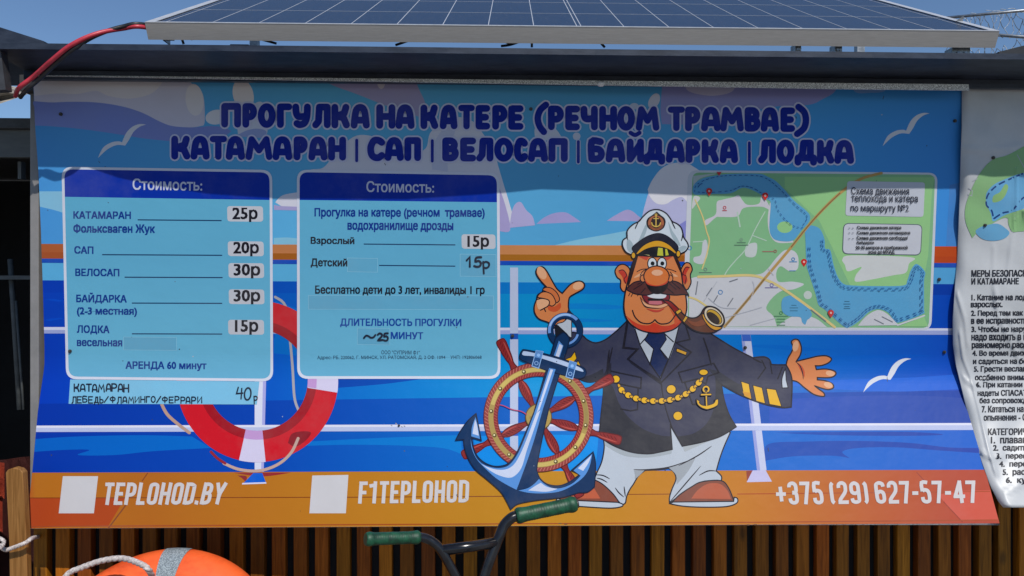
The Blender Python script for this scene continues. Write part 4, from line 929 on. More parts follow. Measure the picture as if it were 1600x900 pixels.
for q in ([(997, 400.5, 1), (1014, 401, 1), (1010, 407, 1)], [(1052, 400, 1), (1037, 402, 1), (1042, 407, 1)]): a.poly(q, (200, 74, 56), False)
for q in ([(990, 434), (996, 429), (1004, 426), (998, 432)], [(1059, 432), (1054, 428), (1048, 427), (1053, 432)]): a.poly(q, SKL)
for p in [[(995, 424.5), (1002, 421), (1010, 420)], [(1056, 424.5), (1050, 422), (1042, 420)], [(1000, 430), (1004, 424), (1009, 421)], [(1051, 430), (1047, 425)]]: a.stroke(p, 1.2, LN)
for x in (1018.8, 1034): a.ell(x, 411.8, 7, 9.3, (214, 220, 224), 0, LN, 1.5); a.ell(x+.6, 411.6, 3.1, 3.3, (20, 24, 30))
# mouth
a.shp([(1002, 460, 1), (1020, 456), (1045, 460, 1), (1046, 466), (1040.5, 473), (1028, 476), (1014, 475), (1006.5, 469)], (128, 26, 40), LN, 1.6)
a.poly([(1012, 466, 1), (1036, 466, 1), (1033, 470), (1014, 470)], (22, 18, 24)); a.poly([(1011, 461.5), (1018, 458), (1027, 456.5), (1036, 458.5), (1041, 461.5), (1036, 466), (1019, 465.5)], (214, 218, 222))
a.poly([(1014, 470, 1), (1033, 470, 1), (1034, 474.5), (1026, 475.8), (1014, 474.6)], (200, 110, 120))
a.shp([(1000, 464, 1), (1005, 470), (1013, 475.5), (1028, 477), (1039, 474), (1045, 476, 1), (1034, 481), (1016, 481), (1005, 475.5)], SKL, (150, 70, 46), 1.1)
a.poly([(1010, 482), (1026, 484.5), (1038, 481.5), (1030, 487), (1020, 487)], SKR)
a.stroke([(1000, 464), (1006, 477), (1014, 480.5), (1030, 481.5)], 1.7, LN, taper=True)
a.stroke([(988, 485), (992, 495), (1001, 503.5), (1013, 505.5), (1020, 502.5), (1023, 499.5), (1027, 503.5), (1034, 506), (1046, 503.5), (1055, 492)], 1.8, LN)
# moustache, nose
a.shp([(978, 452, 1), (984, 446), (992, 440.5), (1005, 439), (1014, 446), (1025, 449), (1038, 445), (1049, 439), (1061, 442), (1069, 450), (1073.5, 457), (1075.5, 461, 1), (1068, 460), (1054, 461), (1036, 459), (1026.6, 457), (1018, 459), (1010, 461), (994, 459.5), (985, 456)], (88, 46, 44), LN, 1.7)
a.poly([(1008, 441, 1), (1018, 447), (1034, 447), (1044, 441, 1), (1042, 450), (1033, 458.5), (1020, 458.5), (1012, 450)], (26, 20, 26))
for p in [[(996, 444), (1003, 441)], [(990, 452), (1001, 445), (1006, 441)], [(1001, 458), (1008, 450)], [(1046, 443), (1056, 452)], [(1050, 441), (1062, 451)], [(1042, 450), (1052, 458)], [(984, 458), (982, 462)], [(988, 459), (986, 463)], [(998, 459), (996, 462)], [(1075, 459), (1076, 463)]]: a.stroke(p, 1.2, LN)
for x, y in ((1004.5, 435), (1046.5, 435)): a.ell(x, y, 4.6, 5.4, SK, 0, LN, 1.4)
a.ell(1025.4, 431.5, 19.8, 16, (218, 118, 56), 0, LN, 1.8)
a.poly([(1007, 437, 1), (1014, 443), (1026, 445.8), (1038, 442), (1044, 436, 1), (1040, 443.5), (1026, 447), (1012, 444.5)], (206, 70, 40)); a.ell(1026.5, 426, 8.8, 4.7, (234, 178, 142))
a.build(); a = Art('pipe', croot)
PB = [(1036, 469), (1046, 470.5), (1054, 477), (1062, 485), (1070, 493), (1078, 496.5), (1087, 496), (1094, 491), (1099.5, 482), (1106, 478.5), (1118, 481), (1128, 490), (1131.5, 501), (1129, 508), (1121, 516), (1111, 520), (1096, 519.5), (1082, 515), (1069, 505), (1060, 496), (1052, 485), (1044, 475.5)]
a.shp(PB, (104, 58, 40), LN, 2.2)
a.poly([(1037, 469.5, 1), (1046, 471.5), (1054, 478), (1060.5, 484, 1), (1054, 488, 1), (1047, 478.5)], (140, 36, 34))
a.shp([(1055, 487, 1), (1062, 482.5, 1), (1065, 486, 1), (1058, 491.6, 1)], (218, 166, 50), LN, 1.1, False); a.shp([(1066, 501, 1), (1071, 493, 1), (1074.5, 496, 1), (1069, 504, 1)], (218, 166, 50), LN, 1.1, False)
a.poly([(1074, 500), (1086, 503), (1098, 499), (1102, 506), (1090, 510), (1080, 507)], (134, 70, 42))
a.shp([(1097.5, 489), (1098, 497), (1107, 510), (1118, 516), (1128, 511.5), (1118, 509), (1106, 501)], (222, 156, 40), LN, 1.4)
a.ell(1115, 494.5, 18.2, 12, (222, 206, 178), 44, LN, 1.7); a.ell(1115.6, 494.8, 14.2, 8.4, (206, 160, 40), 44, LN, 1.2); a.ell(1114, 496.6, 12.2, 6.2, (46, 30, 26), 42)
a.build(); a = Art('peaked_cap', croot)
a.shp([(988, 398.5, 1), (978, 394), (972.5, 384), (973, 376), (976, 373), (979.5, 370), (979.5, 362), (983, 356), (990, 350), (998, 346), (1004, 339), (1012, 331.5), (1020, 328), (1030, 328), (1040, 333), (1046, 340), (1050, 346), (1058, 350), (1064, 356), (1066.5, 364), (1068, 371), (1073.5, 379), (1075, 386), (1070, 393), (1060, 397.5, 1), (1052, 384), (1026, 366), (1000, 378)], (208, 218, 226), LN, 2.2)
for q in ([(994, 386), (1000, 370), (1008, 352), (1012, 346), (1010, 360), (1004, 374)], [(1044, 346), (1050, 360), (1058, 372), (1063, 384), (1056, 380), (1048, 366)], [(980, 374), (988, 380), (990, 396), (980, 390)], [(1058, 390), (1066, 384), (1073, 386), (1066, 393)]): a.poly(q, (164, 182, 190))
for p in [[(999, 343), (994, 353), (992, 358)], [(1048, 344), (1052, 352), (1055, 358)], [(979.5, 366), (980, 375)], [(1066.5, 362), (1066, 370), (1064, 377)]]: a.stroke(p, 1.9, LN, taper=True)
a.poly([(986.5, 388), (995, 379), (1010, 369), (1026.6, 364), (1040, 367), (1053, 376.5), (1060, 386), (1057.5, 396, 1), (1046, 385), (1026, 378), (1006, 385), (992.5, 398, 1)], (24, 26, 44))
a.shp([(994, 395.5), (1005, 383.5), (1020, 376.5), (1033, 376.5), (1046, 383), (1056.5, 394, 1), (1055, 397, 1), (1043, 389), (1027, 385.5), (1010, 389), (996, 397.5, 1)], (222, 160, 30), LN, 1.3)
a.poly([(994.5, 397.5, 1), (1010, 389), (1027, 386), (1043, 389.5), (1056, 397.5, 1), (1053, 400), (1028, 402), (1015, 401), (995, 399.5)], (20, 22, 30))
for q in ([(1028, 387), (1035, 387.6), (1036, 399.7), (1026.6, 399.2)], [(1039, 388.6), (1042, 389.4), (1044.5, 398.5), (1039.6, 399.4)]): a.poly(q, (196, 196, 60), False)
a.poly([(1006, 397.5, 1), (1014, 398.4, 1), (1015, 399.6, 1)], (214, 210, 150), False)
for x, y in ((989.5, 399), (1059.5, 396.5)): a.ell(x, y, 3.3, 5, (222, 164, 40), 0, LN, 1.3, 16)
a.poly([(1026, 330.5, 1), (1032, 336), (1038, 341), (1039.7, 348), (1036, 357), (1025, 361.8), (1013, 357), (1009.6, 348), (1012, 341), (1019, 336)], (34, 22, 26))
a.ell(1024.7, 348.5, 12.4, 11.6, (176, 100, 62)); a.ell(1024.7, 347.6, 8.0, 9, (36, 20, 26))
for k in range(14): t = R(20+k*140/13); a.stroke([(1024.7+8.6*math.cos(t), 348.5+8*math.sin(t)), (1024.7+12*math.cos(t), 348.5+11.2*math.sin(t))], .7, (110, 56, 40), smooth=False, cap=False, lv=a.lv)
a.lv += 1
GE = (222, 184, 84)
a.stroke([(1024.7, 336), (1024.7, 353)], 1.7, GE, smooth=False); a.stroke([(1021, 341.5), (1028.5, 341.5)], 1.4, GE, smooth=False); a.stroke([(1017.8, 348), (1019.5, 352), (1024.7, 354.2), (1030, 352), (1031.6, 348)], 1.7, GE); a.stroke(a.epts(1024.7, 335.6, 1.6, 1.6, n=10), .9, GE, True, False)
a.build(); a = Art('hand', croot)
HL = [(857, 504), (842.6, 498.5), (835.5, 489), (834.8, 478), (838.6, 467), (840, 461), (847.6, 455.5), (849, 450.5), (853, 447.5, 1), (845, 439), (839, 430.5), (837.4, 423.5), (841, 418), (848, 417.3), (854.5, 424), (862, 437.5), (870, 451), (878.4, 458.4, 1), (890, 445.5), (900, 439.7), (909, 440), (913.3, 445), (910.4, 451.8), (898, 459), (889.7, 465), (888, 478), (888.5, 488), (880, 505), (866, 512)]
a.shp(HL, SK, LN, 2.2)
a.ell(846.5, 426.5, 6.4, 10.8, SKL, -28); a.ell(903, 446.5, 8.4, 6, SKL, -22)
a.poly([(856, 478), (866, 479), (875, 473), (876, 481), (868, 487), (858, 485)], SKD)
a.shp([(848, 453), (853, 449), (861, 450), (869, 456), (873.5, 464), (873.5, 470), (868, 473), (866, 466), (858, 458)], (206, 112, 62), LN, 1.5)
a.shp([(840, 464), (845, 457.5), (853, 456), (862, 460), (867, 468), (868, 474), (863, 478), (858, 476), (856, 469), (848, 466)], SK, LN, 1.5)
a.shp([(838.5, 470), (846, 466.5), (854, 467), (858.5, 471), (857, 477), (848, 482), (841, 483)], SKL, None, 0)
a.stroke([(839, 468), (847, 466.3), (856, 468.3), (858.5, 472.5), (856, 478), (850, 481.5), (844.5, 484.5)], 1.6, LN); a.stroke([(850, 481.5), (852.5, 486.5)], 1.5, LN)
a.poly([(888, 482, 1), (893, 488), (896, 492), (889, 498), (884, 495)], (40, 40, 56))
a.shp([(870, 507), (880, 503), (887, 496.5, 1), (893, 500, 1), (893, 528, 1), (880, 520)], WHT, LN, 1.3)
a.poly([(866, 506, 1), (872, 508, 1), (886, 521, 1), (892, 529, 1), (889, 534, 1), (868, 526, 1)], (24, 26, 36), False)
a.build()
# ---- ship's wheel
a = Art('printed_ship_wheel', banner, lv=38)
CX, CY = 841.5, 652
WD_, WL, WDK = (140, 38, 38), (186, 78, 68), (92, 18, 24)
GOLD, GOLD2, BRS = (176, 148, 78), (206, 180, 98), (96, 76, 34)
def spoke(tx, ty):
    d = Vector((tx-CX, ty-CY)); ln = d.length; d.normalize(); n = Vector((-d.y, d.x))
    pr = [(15, 3), (24, 3.4), (36, 6), (46, 7), (56, 6), (62, 3.6), (68, 5.5), (84, 5.5), (90, 4), (96, 3.6), (104, 5.2), (ln-14, 7), (ln-5, 7.4), (ln, 5)]
    P = [Vector((CX, CY))+d*r+n*w_ for r, w_ in pr]+[Vector((CX, CY))+d*r-n*w_ for r, w_ in reversed(pr)]
    a.shp([tuple(p) for p in P], WD_, WDK, 1.6, n=3)
    P2 = [Vector((CX, CY))+d*r+n*(w_*.55) for r, w_ in pr[2:6]]
    a.stroke([tuple(p) for p in P2], 1.8, WL, taper=True)
    a.stroke([tuple(Vector((CX, CY))+d*r+n*(w_*.5)) for r, w_ in pr[9:13]], 1.9, WL, taper=True)
def hatch(tx, ty):
    d = Vector((tx-CX, ty-CY)); ln = d.length; d.normalize(); n = Vector((-d.y, d.x))
    for r in list(range(26, 62, 5))+list(range(98, int(ln)-6, 6)):
        p = Vector((CX, CY))+d*r
        a.stroke([tuple(p-n*3.6), tuple(p+d*5+n*1.0)], .8, WDK, smooth=False, cap=False)
for t in ((781, 531), (957, 590), (970, 689), (723, 712), (907, 776)): spoke(*t); hatch(*t)
a.arc(CX, CY, 63.5, 86, 0, 360, WDK, 72)
a.arc(CX, CY, 64.5, 71, 0, 360, WD_, 72); a.arc(CX, CY, 78, 85, 0, 360, (150, 62, 56), 72)
lv = a.lv; a.lv += 1
for i in range(96):
    t = i*3.75
    for r0, r1 in ((65, 70), (79, 84.5)):
        p0 = (CX+r0*math.cos(R(t)), CY+r0*math.sin(R(t))); p1 = (CX+r1*math.cos(R(t+2.6)), CY+r1*math.sin(R(t+2.6)))
        a.stroke([p0, p1], .9, (206, 122, 108) if r0 > 70 else (190, 84, 74), smooth=False, cap=False, lv=lv)
a.arc(CX, CY, 70.5, 78.5, 0, 360, GOLD, 72)
a.arc(CX, CY, 71.5, 77.5, 195, 290, GOLD2, 30); a.arc(CX, CY, 71.5, 77.5, 20, 120, GOLD2, 30); a.arc(CX, CY, 71.5, 77.5, -50, 15, (156, 132, 72), 30)
for k in range(12):
    t = R(-108+k*29.5); x, y = CX+74.5*math.cos(t), CY+74.5*math.sin(t)
    a.ell(x, y, 3.3, 3.3, BRS, n=14); a.ell(x-.4, y-.5, 1.5, 1.5, (240, 226, 170), n=10)
a.ell(CX, CY, 21, 21, BRS, n=30); a.ell(CX, CY, 19.5, 19.5, GOLD, n=30); a.ell(CX-12, CY+1, 2.4, 2.4, (150, 130, 60), n=10)
a.stroke([(779, 633), (786, 634), (800, 640), (814, 643), (823, 648)], 1.5, (190, 70, 110))
a.build()
# ---- anchor in front
a = Art('printed_anchor', banner, lv=116)
NV, MB, WB, NL_ = (10, 48, 90), (86, 144, 212), (204, 212, 234), (6, 28, 60)
a.arc(883, 516.5, 18, 28.3, 0, 360, NL_, 48); a.arc(883, 516, 19, 27, 0, 360, NV, 48); a.arc(883, 516, 22.5, 27, 170, 318, (110, 156, 220), 24); a.arc(883, 516, 23.5, 26, 195, 290, (170, 200, 240), 20); a.arc(883, 517, 18.5, 22, 15, 82, (110, 156, 220), 14)
BODY = [(868, 528, 1), (880, 519.5), (889, 527, 1), (886, 545), (857, 640, 1), (847, 686), (840, 722), (838.5, 736, 1), (844, 748), (856, 757), (874, 759), (891, 752.5), (906, 741, 1), (893, 735, 1), (926.5, 706.5, 1), (930, 722), (930, 742), (928.5, 761, 1), (918, 769), (904, 770, 1), (884, 776), (864, 779), (844, 781), (824, 784), (808, 788), (798, 796, 1), (792, 784), (782, 768), (762, 750), (744, 735), (733, 719), (726.5, 702), (724.5, 687, 1), (712, 688, 1), (719.5, 674), (731, 658), (743.8, 646.5, 1), (747.5, 665), (752, 688.5, 1), (737, 684, 1), (740, 700), (746, 713), (757, 723), (771, 728.5), (785, 728), (796, 723), (807, 708), (818, 684), (834, 645, 1)]
a.shp(BODY, NV, NL_, 1.8)
a.poly([(743, 652, 1), (737.5, 668), (736.5, 682, 1), (750, 686, 1), (746.5, 666)], MB)
a.poly([(735.6, 686, 1), (737, 700), (744.5, 717), (758.7, 732.5), (774.7, 747), (792.5, 758), (807, 765.5, 1), (814, 747), (824.5, 718), (835, 686), (848, 640, 1), (880, 540, 1), (873, 532, 1), (834, 648, 1), (819, 687), (808.5, 710), (797, 725.5), (785.4, 731), (771, 731), (755, 725.5), (744.5, 715.5), (738.5, 701)], MB)
a.poly([(752, 725, 1), (762, 730), (776.5, 734), (790.7, 733.5), (802, 727), (811, 713.5), (821.5, 690), (838, 646, 1), (874, 537, 1), (879, 540, 1), (843, 645, 1), (833, 675), (823, 704), (815.6, 729), (807, 741.4), (796, 746.7), (780, 743), (765.8, 735.5)], WB)
a.poly([(742.5, 656, 1), (740, 668), (738.5, 678, 1), (748, 681, 1), (745.5, 665)], WB)
a.poly([(810, 766.7, 1), (824.5, 763), (835, 756), (842, 748.5, 1), (851, 756.5), (864, 763), (880, 762), (896, 754.5), (907, 743.5, 1), (896, 735.5, 1), (925, 709.5, 1), (921, 729), (912, 745), (894, 759), (874.4, 768), (851, 771), (828, 770.4)], MB)
a.poly([(825.4, 766.5, 1), (837, 759), (845, 754.5, 1), (855, 761), (871, 764, 1), (862, 767), (850, 768.5)], WB)
a.poly([(924, 711.5, 1), (903, 732, 1), (911, 736, 1), (919, 724)], WB)
a.poly([(807, 765.5, 1), (838.5, 736, 1), (842, 748, 1), (828, 761)], NV)
a.shp([(812, 556), (815, 548.5), (823, 546.5), (870, 557.5), (905, 571.5), (914.5, 578), (914.5, 587), (906, 591.5), (890, 589), (850, 577.5), (828, 568), (814, 562)], NV, NL_, 1.6)
a.poly([(816.5, 550.5), (824, 549), (870, 560.5), (902, 572.5), (911, 579), (906, 580), (868, 567), (836, 557), (818, 555)], (186, 204, 234))
for q in ([(837.5, 547.5), (848.5, 549), (841.5, 575.5), (831, 572)], [(890, 563.5), (900.5, 567), (894.5, 592.5), (884, 589)]):
    a.shp([(x, y, 1) for x, y in q], (40, 84, 140), (150, 190, 236), 1.2, False)
    t = (Vector(q[0])+Vector(q[1]))/2; b_ = (Vector(q[2])+Vector(q[3]))/2
    p = t.lerp(b_, .25); a.poly([q[0]+(1,), q[1]+(1,), tuple(Vector(q[1]).lerp(Vector(q[2]), .42))+(1,), tuple(Vector(q[0]).lerp(Vector(q[3]), .42))+(1,)], (96, 146, 206), False); a.ell(p.x, p.y, 2.6, 2.6, (150, 196, 250), n=12)
    p = t.lerp(b_, .75); a.stroke(a.epts(p.x, p.y, 2.8, 2.8, n=12), .9, (150, 190, 236), True, False)
a.shp([(858, 575, 1), (868, 577, 1), (846, 640, 1), (835, 648, 1)], MB, None, 0, False); a.poly([(860, 577, 1), (864, 578, 1), (843, 640, 1), (838, 646, 1)], WB, False)
a.build()
# ---- screws through the sheet
def screw(px, py, r=.0062, surf=SHEET):
    bm = bmesh.new(); p = surf(px, py, .002); q = surf(px, py, .006); n = (q-p).normalized()
    tube(bm, [surf(px, py, -.002), surf(px, py, .004)], r, 12)
    tube(bm, [surf(px, py, .0038), surf(px, py, .0075)], [r*.62, r*.5], 6)
    return link_mesh('screw', bm, M_SCREW, banner if surf is SHEET else poster)
for x, y in ((95.5, 178.5), (110, 548.5), (829.5, 170.5), (1491.5, 189), (801, 524.5), (1164, 543), (1467, 436.5), (1475, 550), (623.5, 665)): screw(x, y, .0052 if x not in (623.5,) else .0035)

a = Art('dirt_specks', banner, lv=90)
_r = random.Random(11)
for i in range(46):
    x, y = _r.uniform(80, 1480), _r.uniform(145, 800); r = _r.choice([.5, .6, .7, .9, 1.2])
    a.ell(x, y, r, r*_r.uniform(.6, 1.5), _r.choice([(60, 62, 70), (90, 92, 96), (40, 42, 50), (176, 184, 196)]), _r.uniform(0, 180), n=8)
for x, y, dx, dy in ((1381, 150, -1.5, 5), (1243, 182, 1, 3), (154, 252, 2, 2), (601, 255, 1.5, 3), (1252, 175, 1, 2), (1200, 700, .6, 5), (1032, 612, .4, 5), (1386, 590, .3, 6), (169, 316, 1, 1), (74, 328, 1.2, 1.2)):
    a.stroke([(x, y), (x+dx, y+dy)], .9, (70, 76, 88), smooth=False)
# chipped paint at the screw holes, and small brown marks along the bottom edge
for x, y in ((628, 667), (619, 662), (632, 666), (612, 665)): a.ell(x, y, 1.6, .9, (150, 150, 158), 30, n=8)
for x, y in ((1169, 820), (1180, 819.6), (875, 818), (884, 819)): a.ell(x, y, 3, 1, (120, 84, 60), 0, n=8)
a.build()['kind'] = 'stuff'
# ================================================================== safety poster on the right
PL = [(128, 1503.5), (200, 1503), (240, 1501.5), (300, 1500), (400, 1496), (450, 1492), (500, 1489), (540, 1489.5), (572, 1494), (600, 1501), (650, 1513), (700, 1527), (730, 1537), (760, 1548), (785, 1561), (793, 1568)]
def pl(y): return interp(PL, y)
CREASES = [([(1553, 385), (1552, 430), (1556, 480)], .003, 3.0), ([(1588, 265), (1587, 330), (1578, 400), (1574, 430)], .003, 3.0), ([(1556, 455), (1560, 492), (1572, 520), (1585, 545), (1600, 580)], .004, 3.2), ([(1574, 490), (1590, 525), (1606, 550)], .0026, 3.0),
           ([(1500, 232), (1540, 236), (1600, 228)], .003, 3), ([(1505, 590), (1520, 602), (1550, 590)], .004, 2.5), ([(1535, 708), (1550, 716), (1566, 712)], .006, 3), ([(1500, 520), (1505, 560), (1518, 592), (1530, 640), (1544, 700), (1556, 740)], .0040, 2.6), ([(1496, 460), (1508, 500), (1512, 540)], .004, 3), ([(1570, 770), (1585, 762), (1600, 752)], .003, 3), ([(1600, 330), (1620, 420), (1618, 520)], .004, 3), ([(1640, 200), (1650, 400), (1640, 640)], .004, 4)]
def _segd(p, a, b):
    ab = b-a; t = max(0, min(1, (p-a).dot(ab)/ab.length_squared)); return (p-a-ab*t).length
_CR = [([Vector(q) for q in P], h, wd, min(q[0] for q in P)-12, max(q[0] for q in P)+12, min(q[1] for q in P)-12, max(q[1] for q in P)+12) for P, h, wd in CREASES]
def poster_invd(px, py):
    d = 1/inv_d(px, min(py, 830))
    x = px-pl(py); e = max(0.0, 1-x/16.0)
    rel = .022+.012*math.sin(py*.021+px*.006)*.5
    rel -= .014*e*e*(.75+.25*math.sin(py*.05))       # the loose left edge curls back towards the board
    rel += .0014*math.sin(px*.11+py*.037)+.0012*math.sin(px*.05-py*.09+1)
    p = Vector((px, py))
    for P, h, wd, xa, xb, ya, yb in _CR:
        if xa < px < xb and ya < py < yb:
            rel += h*math.exp(-(min(_segd(p, a, b) for a, b in zip(P, P[1:]))/wd)**2)
    if py > 580: rel -= .010*min(1, (py-580)/80)
    return 1/(d-rel)
_pc = {}
def poster_cached(px, py):
    k = (round(px, 3), round(py, 3))
    if k not in _pc: _pc[k] = poster_invd(px, py)
    return _pc[k]
PSURF = Surf(poster_cached)
poster = empty('safety_poster', PSURF(1650, 790))
tag(poster, 'crinkled white vinyl poster with boating safety rules, overlapping the right end of the blue banner', 'poster')
M_PVC = noise_mat('white_vinyl', (.41, .42, .43), (.48, .49, .50), 5, .42, 0, .06, .01)
def poster_sheet():
    bm = bmesh.new(); rows = [118+i*5 for i in range(136)]; rows = [r for r in rows if r < 792]+[793]
    nx = 84; F = []; B = []
    for y in rows:
        f = []; b = []
        for i in range(nx+1):
            x0 = pl(y); x = x0+(1775-x0)*(i/nx)**1.5
            f.append(bm.verts.new(PSURF(x, y))); b.append(bm.verts.new(PSURF.pt(x, y)+Vector((0, .0022, 0))))
        F.append(f); B.append(b)
    for r in range(len(F)-1):
        for i in range(nx):
            for G_, o in ((F, 1), (B, 0)):
                q = (G_[r][i], G_[r+1][i], G_[r+1][i+1], G_[r][i+1]); fc = bm.faces.new(q if o else q[::-1]); fc.smooth = True
        bm.faces.new((F[r][0], B[r][0], B[r+1][0], F[r+1][0])); bm.faces.new((F[r][-1], F[r+1][-1], B[r+1][-1], B[r][-1]))
    for i in range(nx): bm.faces.new((F[-1][i], B[-1][i], B[-1][i+1], F[-1][i+1])); bm.faces.new((F[0][i], F[0][i+1], B[0][i+1], B[0][i]))
    bmesh.ops.recalc_face_normals(bm, faces=bm.faces)
    return link_mesh('vinyl_sheet', bm, M_PVC, poster)
poster_sheet()
a = Art('printed_chart', poster, 4, PSURF)
a.poly([(1519, 372, 1), (1509, 348), (1508, 325), (1516, 300), (1530, 272), (1550, 250), (1575, 242), (1610, 224), (1660, 210), (1700, 230), (1700, 330), (1640, 352), (1590, 362), (1582, 350), (1572, 340), (1556, 346), (1540, 356), (1530, 360)], (140, 186, 128))
a.poly([(1576, 340), (1588, 346), (1592, 360), (1582, 362), (1576, 352)], (140, 186, 128))
a.poly([(1541, 318), (1541, 302), (1552, 289), (1570, 280), (1600, 270), (1660, 262), (1690, 290), (1650, 310), (1600, 326), (1570, 336), (1552, 346), (1548, 334)], (106, 172, 214))
a.poly([(1551, 316), (1552, 306), (1562, 300), (1570, 288), (1575, 292), (1570, 306), (1562, 314)], (146, 190, 122))
a.poly([(1524, 361), (1534, 354), (1550, 350), (1560, 350), (1570, 356), (1577, 364), (1570, 372), (1556, 376), (1540, 375), (1530, 370)], (104, 166, 204))
for P in ([(1598, 271), (1575, 281), (1556, 291), (1543, 305), (1541, 320), (1549, 329), (1552, 342)], [(1552, 342), (1566, 333), (1582, 328), (1600, 308), (1640, 290)]):
    P2 = cr_pts(P, False, 8); acc = 0; seg = []; dr = True
    for p, q in zip(P2, P2[1:]):
        seg = seg or [p]; seg.append(q); acc += (q-p).length
        if acc >= (10 if dr else 3.5):
            if dr: a.stroke(seg, 2.6, (24, 66, 128), smooth=False, cap=False)
            seg = []; acc = 0; dr = not dr
for q in ([(1513, 294), (1519, 298), (1518, 306), (1512, 304)], [(1520, 283), (1527, 279)], [(1589, 242), (1600, 262)]):
    a.stroke(q, 1.2, (176, 178, 186), smooth=False)
a.build()
a = Art('printed_rules', poster, 4, PSURF)
TB = (40, 42, 52)
for s_, x, y0, y1, x1 in [('МЕРЫ БЕЗОПАСН', 1518, 422, 432.5, 1604), ('И КАТАМАРАНЕ', 1518, 434.5, 444.5, 1591.5), ('1. Катание на лод', 1518, 460, 471, 1604), ('взрослых.', 1517, 473, 482.5, 1566), ('2. Перед тем как', 1517.5, 485, 495.5, 1598), ('в ее исправности', 1517.5, 498, 508.5, 1604), ('3. Чтобы не нару', 1518, 510, 521, 1604), ('надо входить в н', 1518, 523, 534, 1604), ('равномерно расс', 1518.5, 536, 546.5, 1604),
    ('4. Во время движ', 1519.5, 547.5, 558, 1604), ('и садиться на бо', 1520.5, 560, 570.5, 1604), ('5. Грести веслам', 1522, 572, 583, 1605), ('особенно внима', 1523.5, 585, 594.5, 1604), ('6. При катании', 1525.5, 597, 607.5, 1597), ('надеты СПАСАТ', 1527.5, 609.5, 620.5, 1604), ('без сопровожд', 1530.5, 621.5, 632.5, 1604), ('7. Кататься на', 1534, 634, 644.5, 1599), ('опьянения - С', 1537, 647, 657.5, 1604),
    ('КАТЕГОРИЧ', 1544, 669.5, 680, 1604), ('1.  плаван', 1548.5, 682.5, 693, 1604), ('2.  садить', 1552, 695.5, 706, 1604), ('3.  перес', 1557, 708.5, 719, 1604), ('4.  пере', 1561.5, 721, 731.5, 1604), ('5.  расп', 1567, 733.5, 744.5, 1608), ('6.  ку', 1572, 746, 757, 1603)]:
    a.text(s_, x, y0, x1, y1, TB, bold=.024, dy=-.4)
a.build()
for x, y in ((1551.5, 246.5), (1538.5, 352)): screw(x, y, .005, PSURF)
# ================================================================== the kiosk
kiosk = empty('kiosk', L(.1, 2.38, 0)); tag(kiosk, 'small boat hire kiosk clad below in brown wooden battens, under a dark steel roof beam', 'kiosk')
V_LIP, V_WEB, V_BACK = 2.050, 2.250, 2.268
def bmobj(name, fn, mats, parent, smooth=False):
    bm = bmesh.new(); fn(bm); return link_mesh(name, bm, mats, parent, smooth)
UL, UR = uat(-40, V_LIP), uat(1790, V_LIP)  # left end run further out so the beam's shadow covers the banner's corner
zt, zf, zb = zat(75.2, V_LIP), zat(84.5, V_LIP), zat(124.5, V_WEB)
def beam(bm):
    # top plate's front edge, its setback shaped to place the shadow on the banner
    prof = [(120, 2.09), (180, 2.072), (250, 2.058), (350, 2.044), (480, 2.036), (700, 2.036), (840, 2.046), (930, 2.056), (1000, 2.054), (1160, 2.047), (1360, 2.042), (1480, 2.058)]
    us = [UL]+[uat(px, V_LIP) for px, v in prof]+[UR]; vv = [2.092]+[v for px, v in prof]+[2.062]
    rows = []
    for u, v in zip(us, vv):
        rows.append([bm.verts.new(L(u, a_, z)) for a_, z in ((v, zf+(v-2.05)*.3), (v, zt+(v-2.05)*.3), (2.290, zt), (2.290, zf))])
    for a_, b_ in zip(rows, rows[1:]):
        for k in range(4): bm.faces.new((a_[k], b_[k], b_[(k+1) % 4], a_[(k+1) % 4]))
    bm.faces.new(rows[0]); bm.faces.new(rows[-1][::-1])
    bmesh.ops.recalc_face_normals(bm, faces=bm.faces)
    box(bm, UL+.001, UR-.001, V_WEB, V_BACK-.001, zb-.012, zf-.0003)
bmobj('roof_beam', beam, M_NAVY, kiosk)
def strip(bm):
    # folded drip edge, sticking out further towards the right
    pts = []
    U0, U1 = uat(58, V_WEB), uat(1513, V_WEB-.02)
    n = 24; rows = []
    for i in range(n+1):
        t = i/n; u = U0+(U1-U0)*t; v = V_WEB-.004-.018*min(1, t*1.4); h = .0035+.0155*min(1, t*1.15)
        zt_ = zat(124.2+.8*t, v); zb_ = zt_-h
        rows.append([bm.verts.new(L(u, vv, zz)) for vv, zz in ((V_WEB-.0005, zt_+.001), (v, zt_), (v-.003, zb_), (v+.001, zb_), (v+.003, zt_-.002), (V_WEB-.0005, zt_-.002))])
    for a_, b_ in zip(rows, rows[1:]):
        for k in range(5): bm.faces.new((a_[k], b_[k], b_[k+1], a_[k+1]))
    bmesh.ops.recalc_face_normals(bm, faces=bm.faces)
bmobj('drip_strip', strip, M_GALV, kiosk)
def roof(bm): box(bm, UL-.05, UR, 2.312, 4.4, zt-.06, zt-.012); box(bm, UL+.004, UR-.004, 2.11, 4.41, zt+.0005, zt+.005)  # thin upper sheet is added, unseen, to stop sun leaking behind the beam
bmobj('roof', roof, M_ROOF, kiosk)
def back(bm):
    box(bm, uat(66, 2.4), UR, 2.425, 4.3, 0, zt-.061)
bmobj('wall', back, M_DARK, kiosk)
def corner(bm):
    T = [(128, 42), (200, 44.5), (300, 50.5), (400, 56.5), (500, 62), (575, 66)]
    vs2 = []
    x0, x1 = uat(43.5, 2.335), uat(57, 2.335)
    box(bm, x0, x1, 2.345, 2.425, .8, zat(126, 2.34), bev=.002)
bmobj('corner_post', corner, M_CORNER, kiosk)
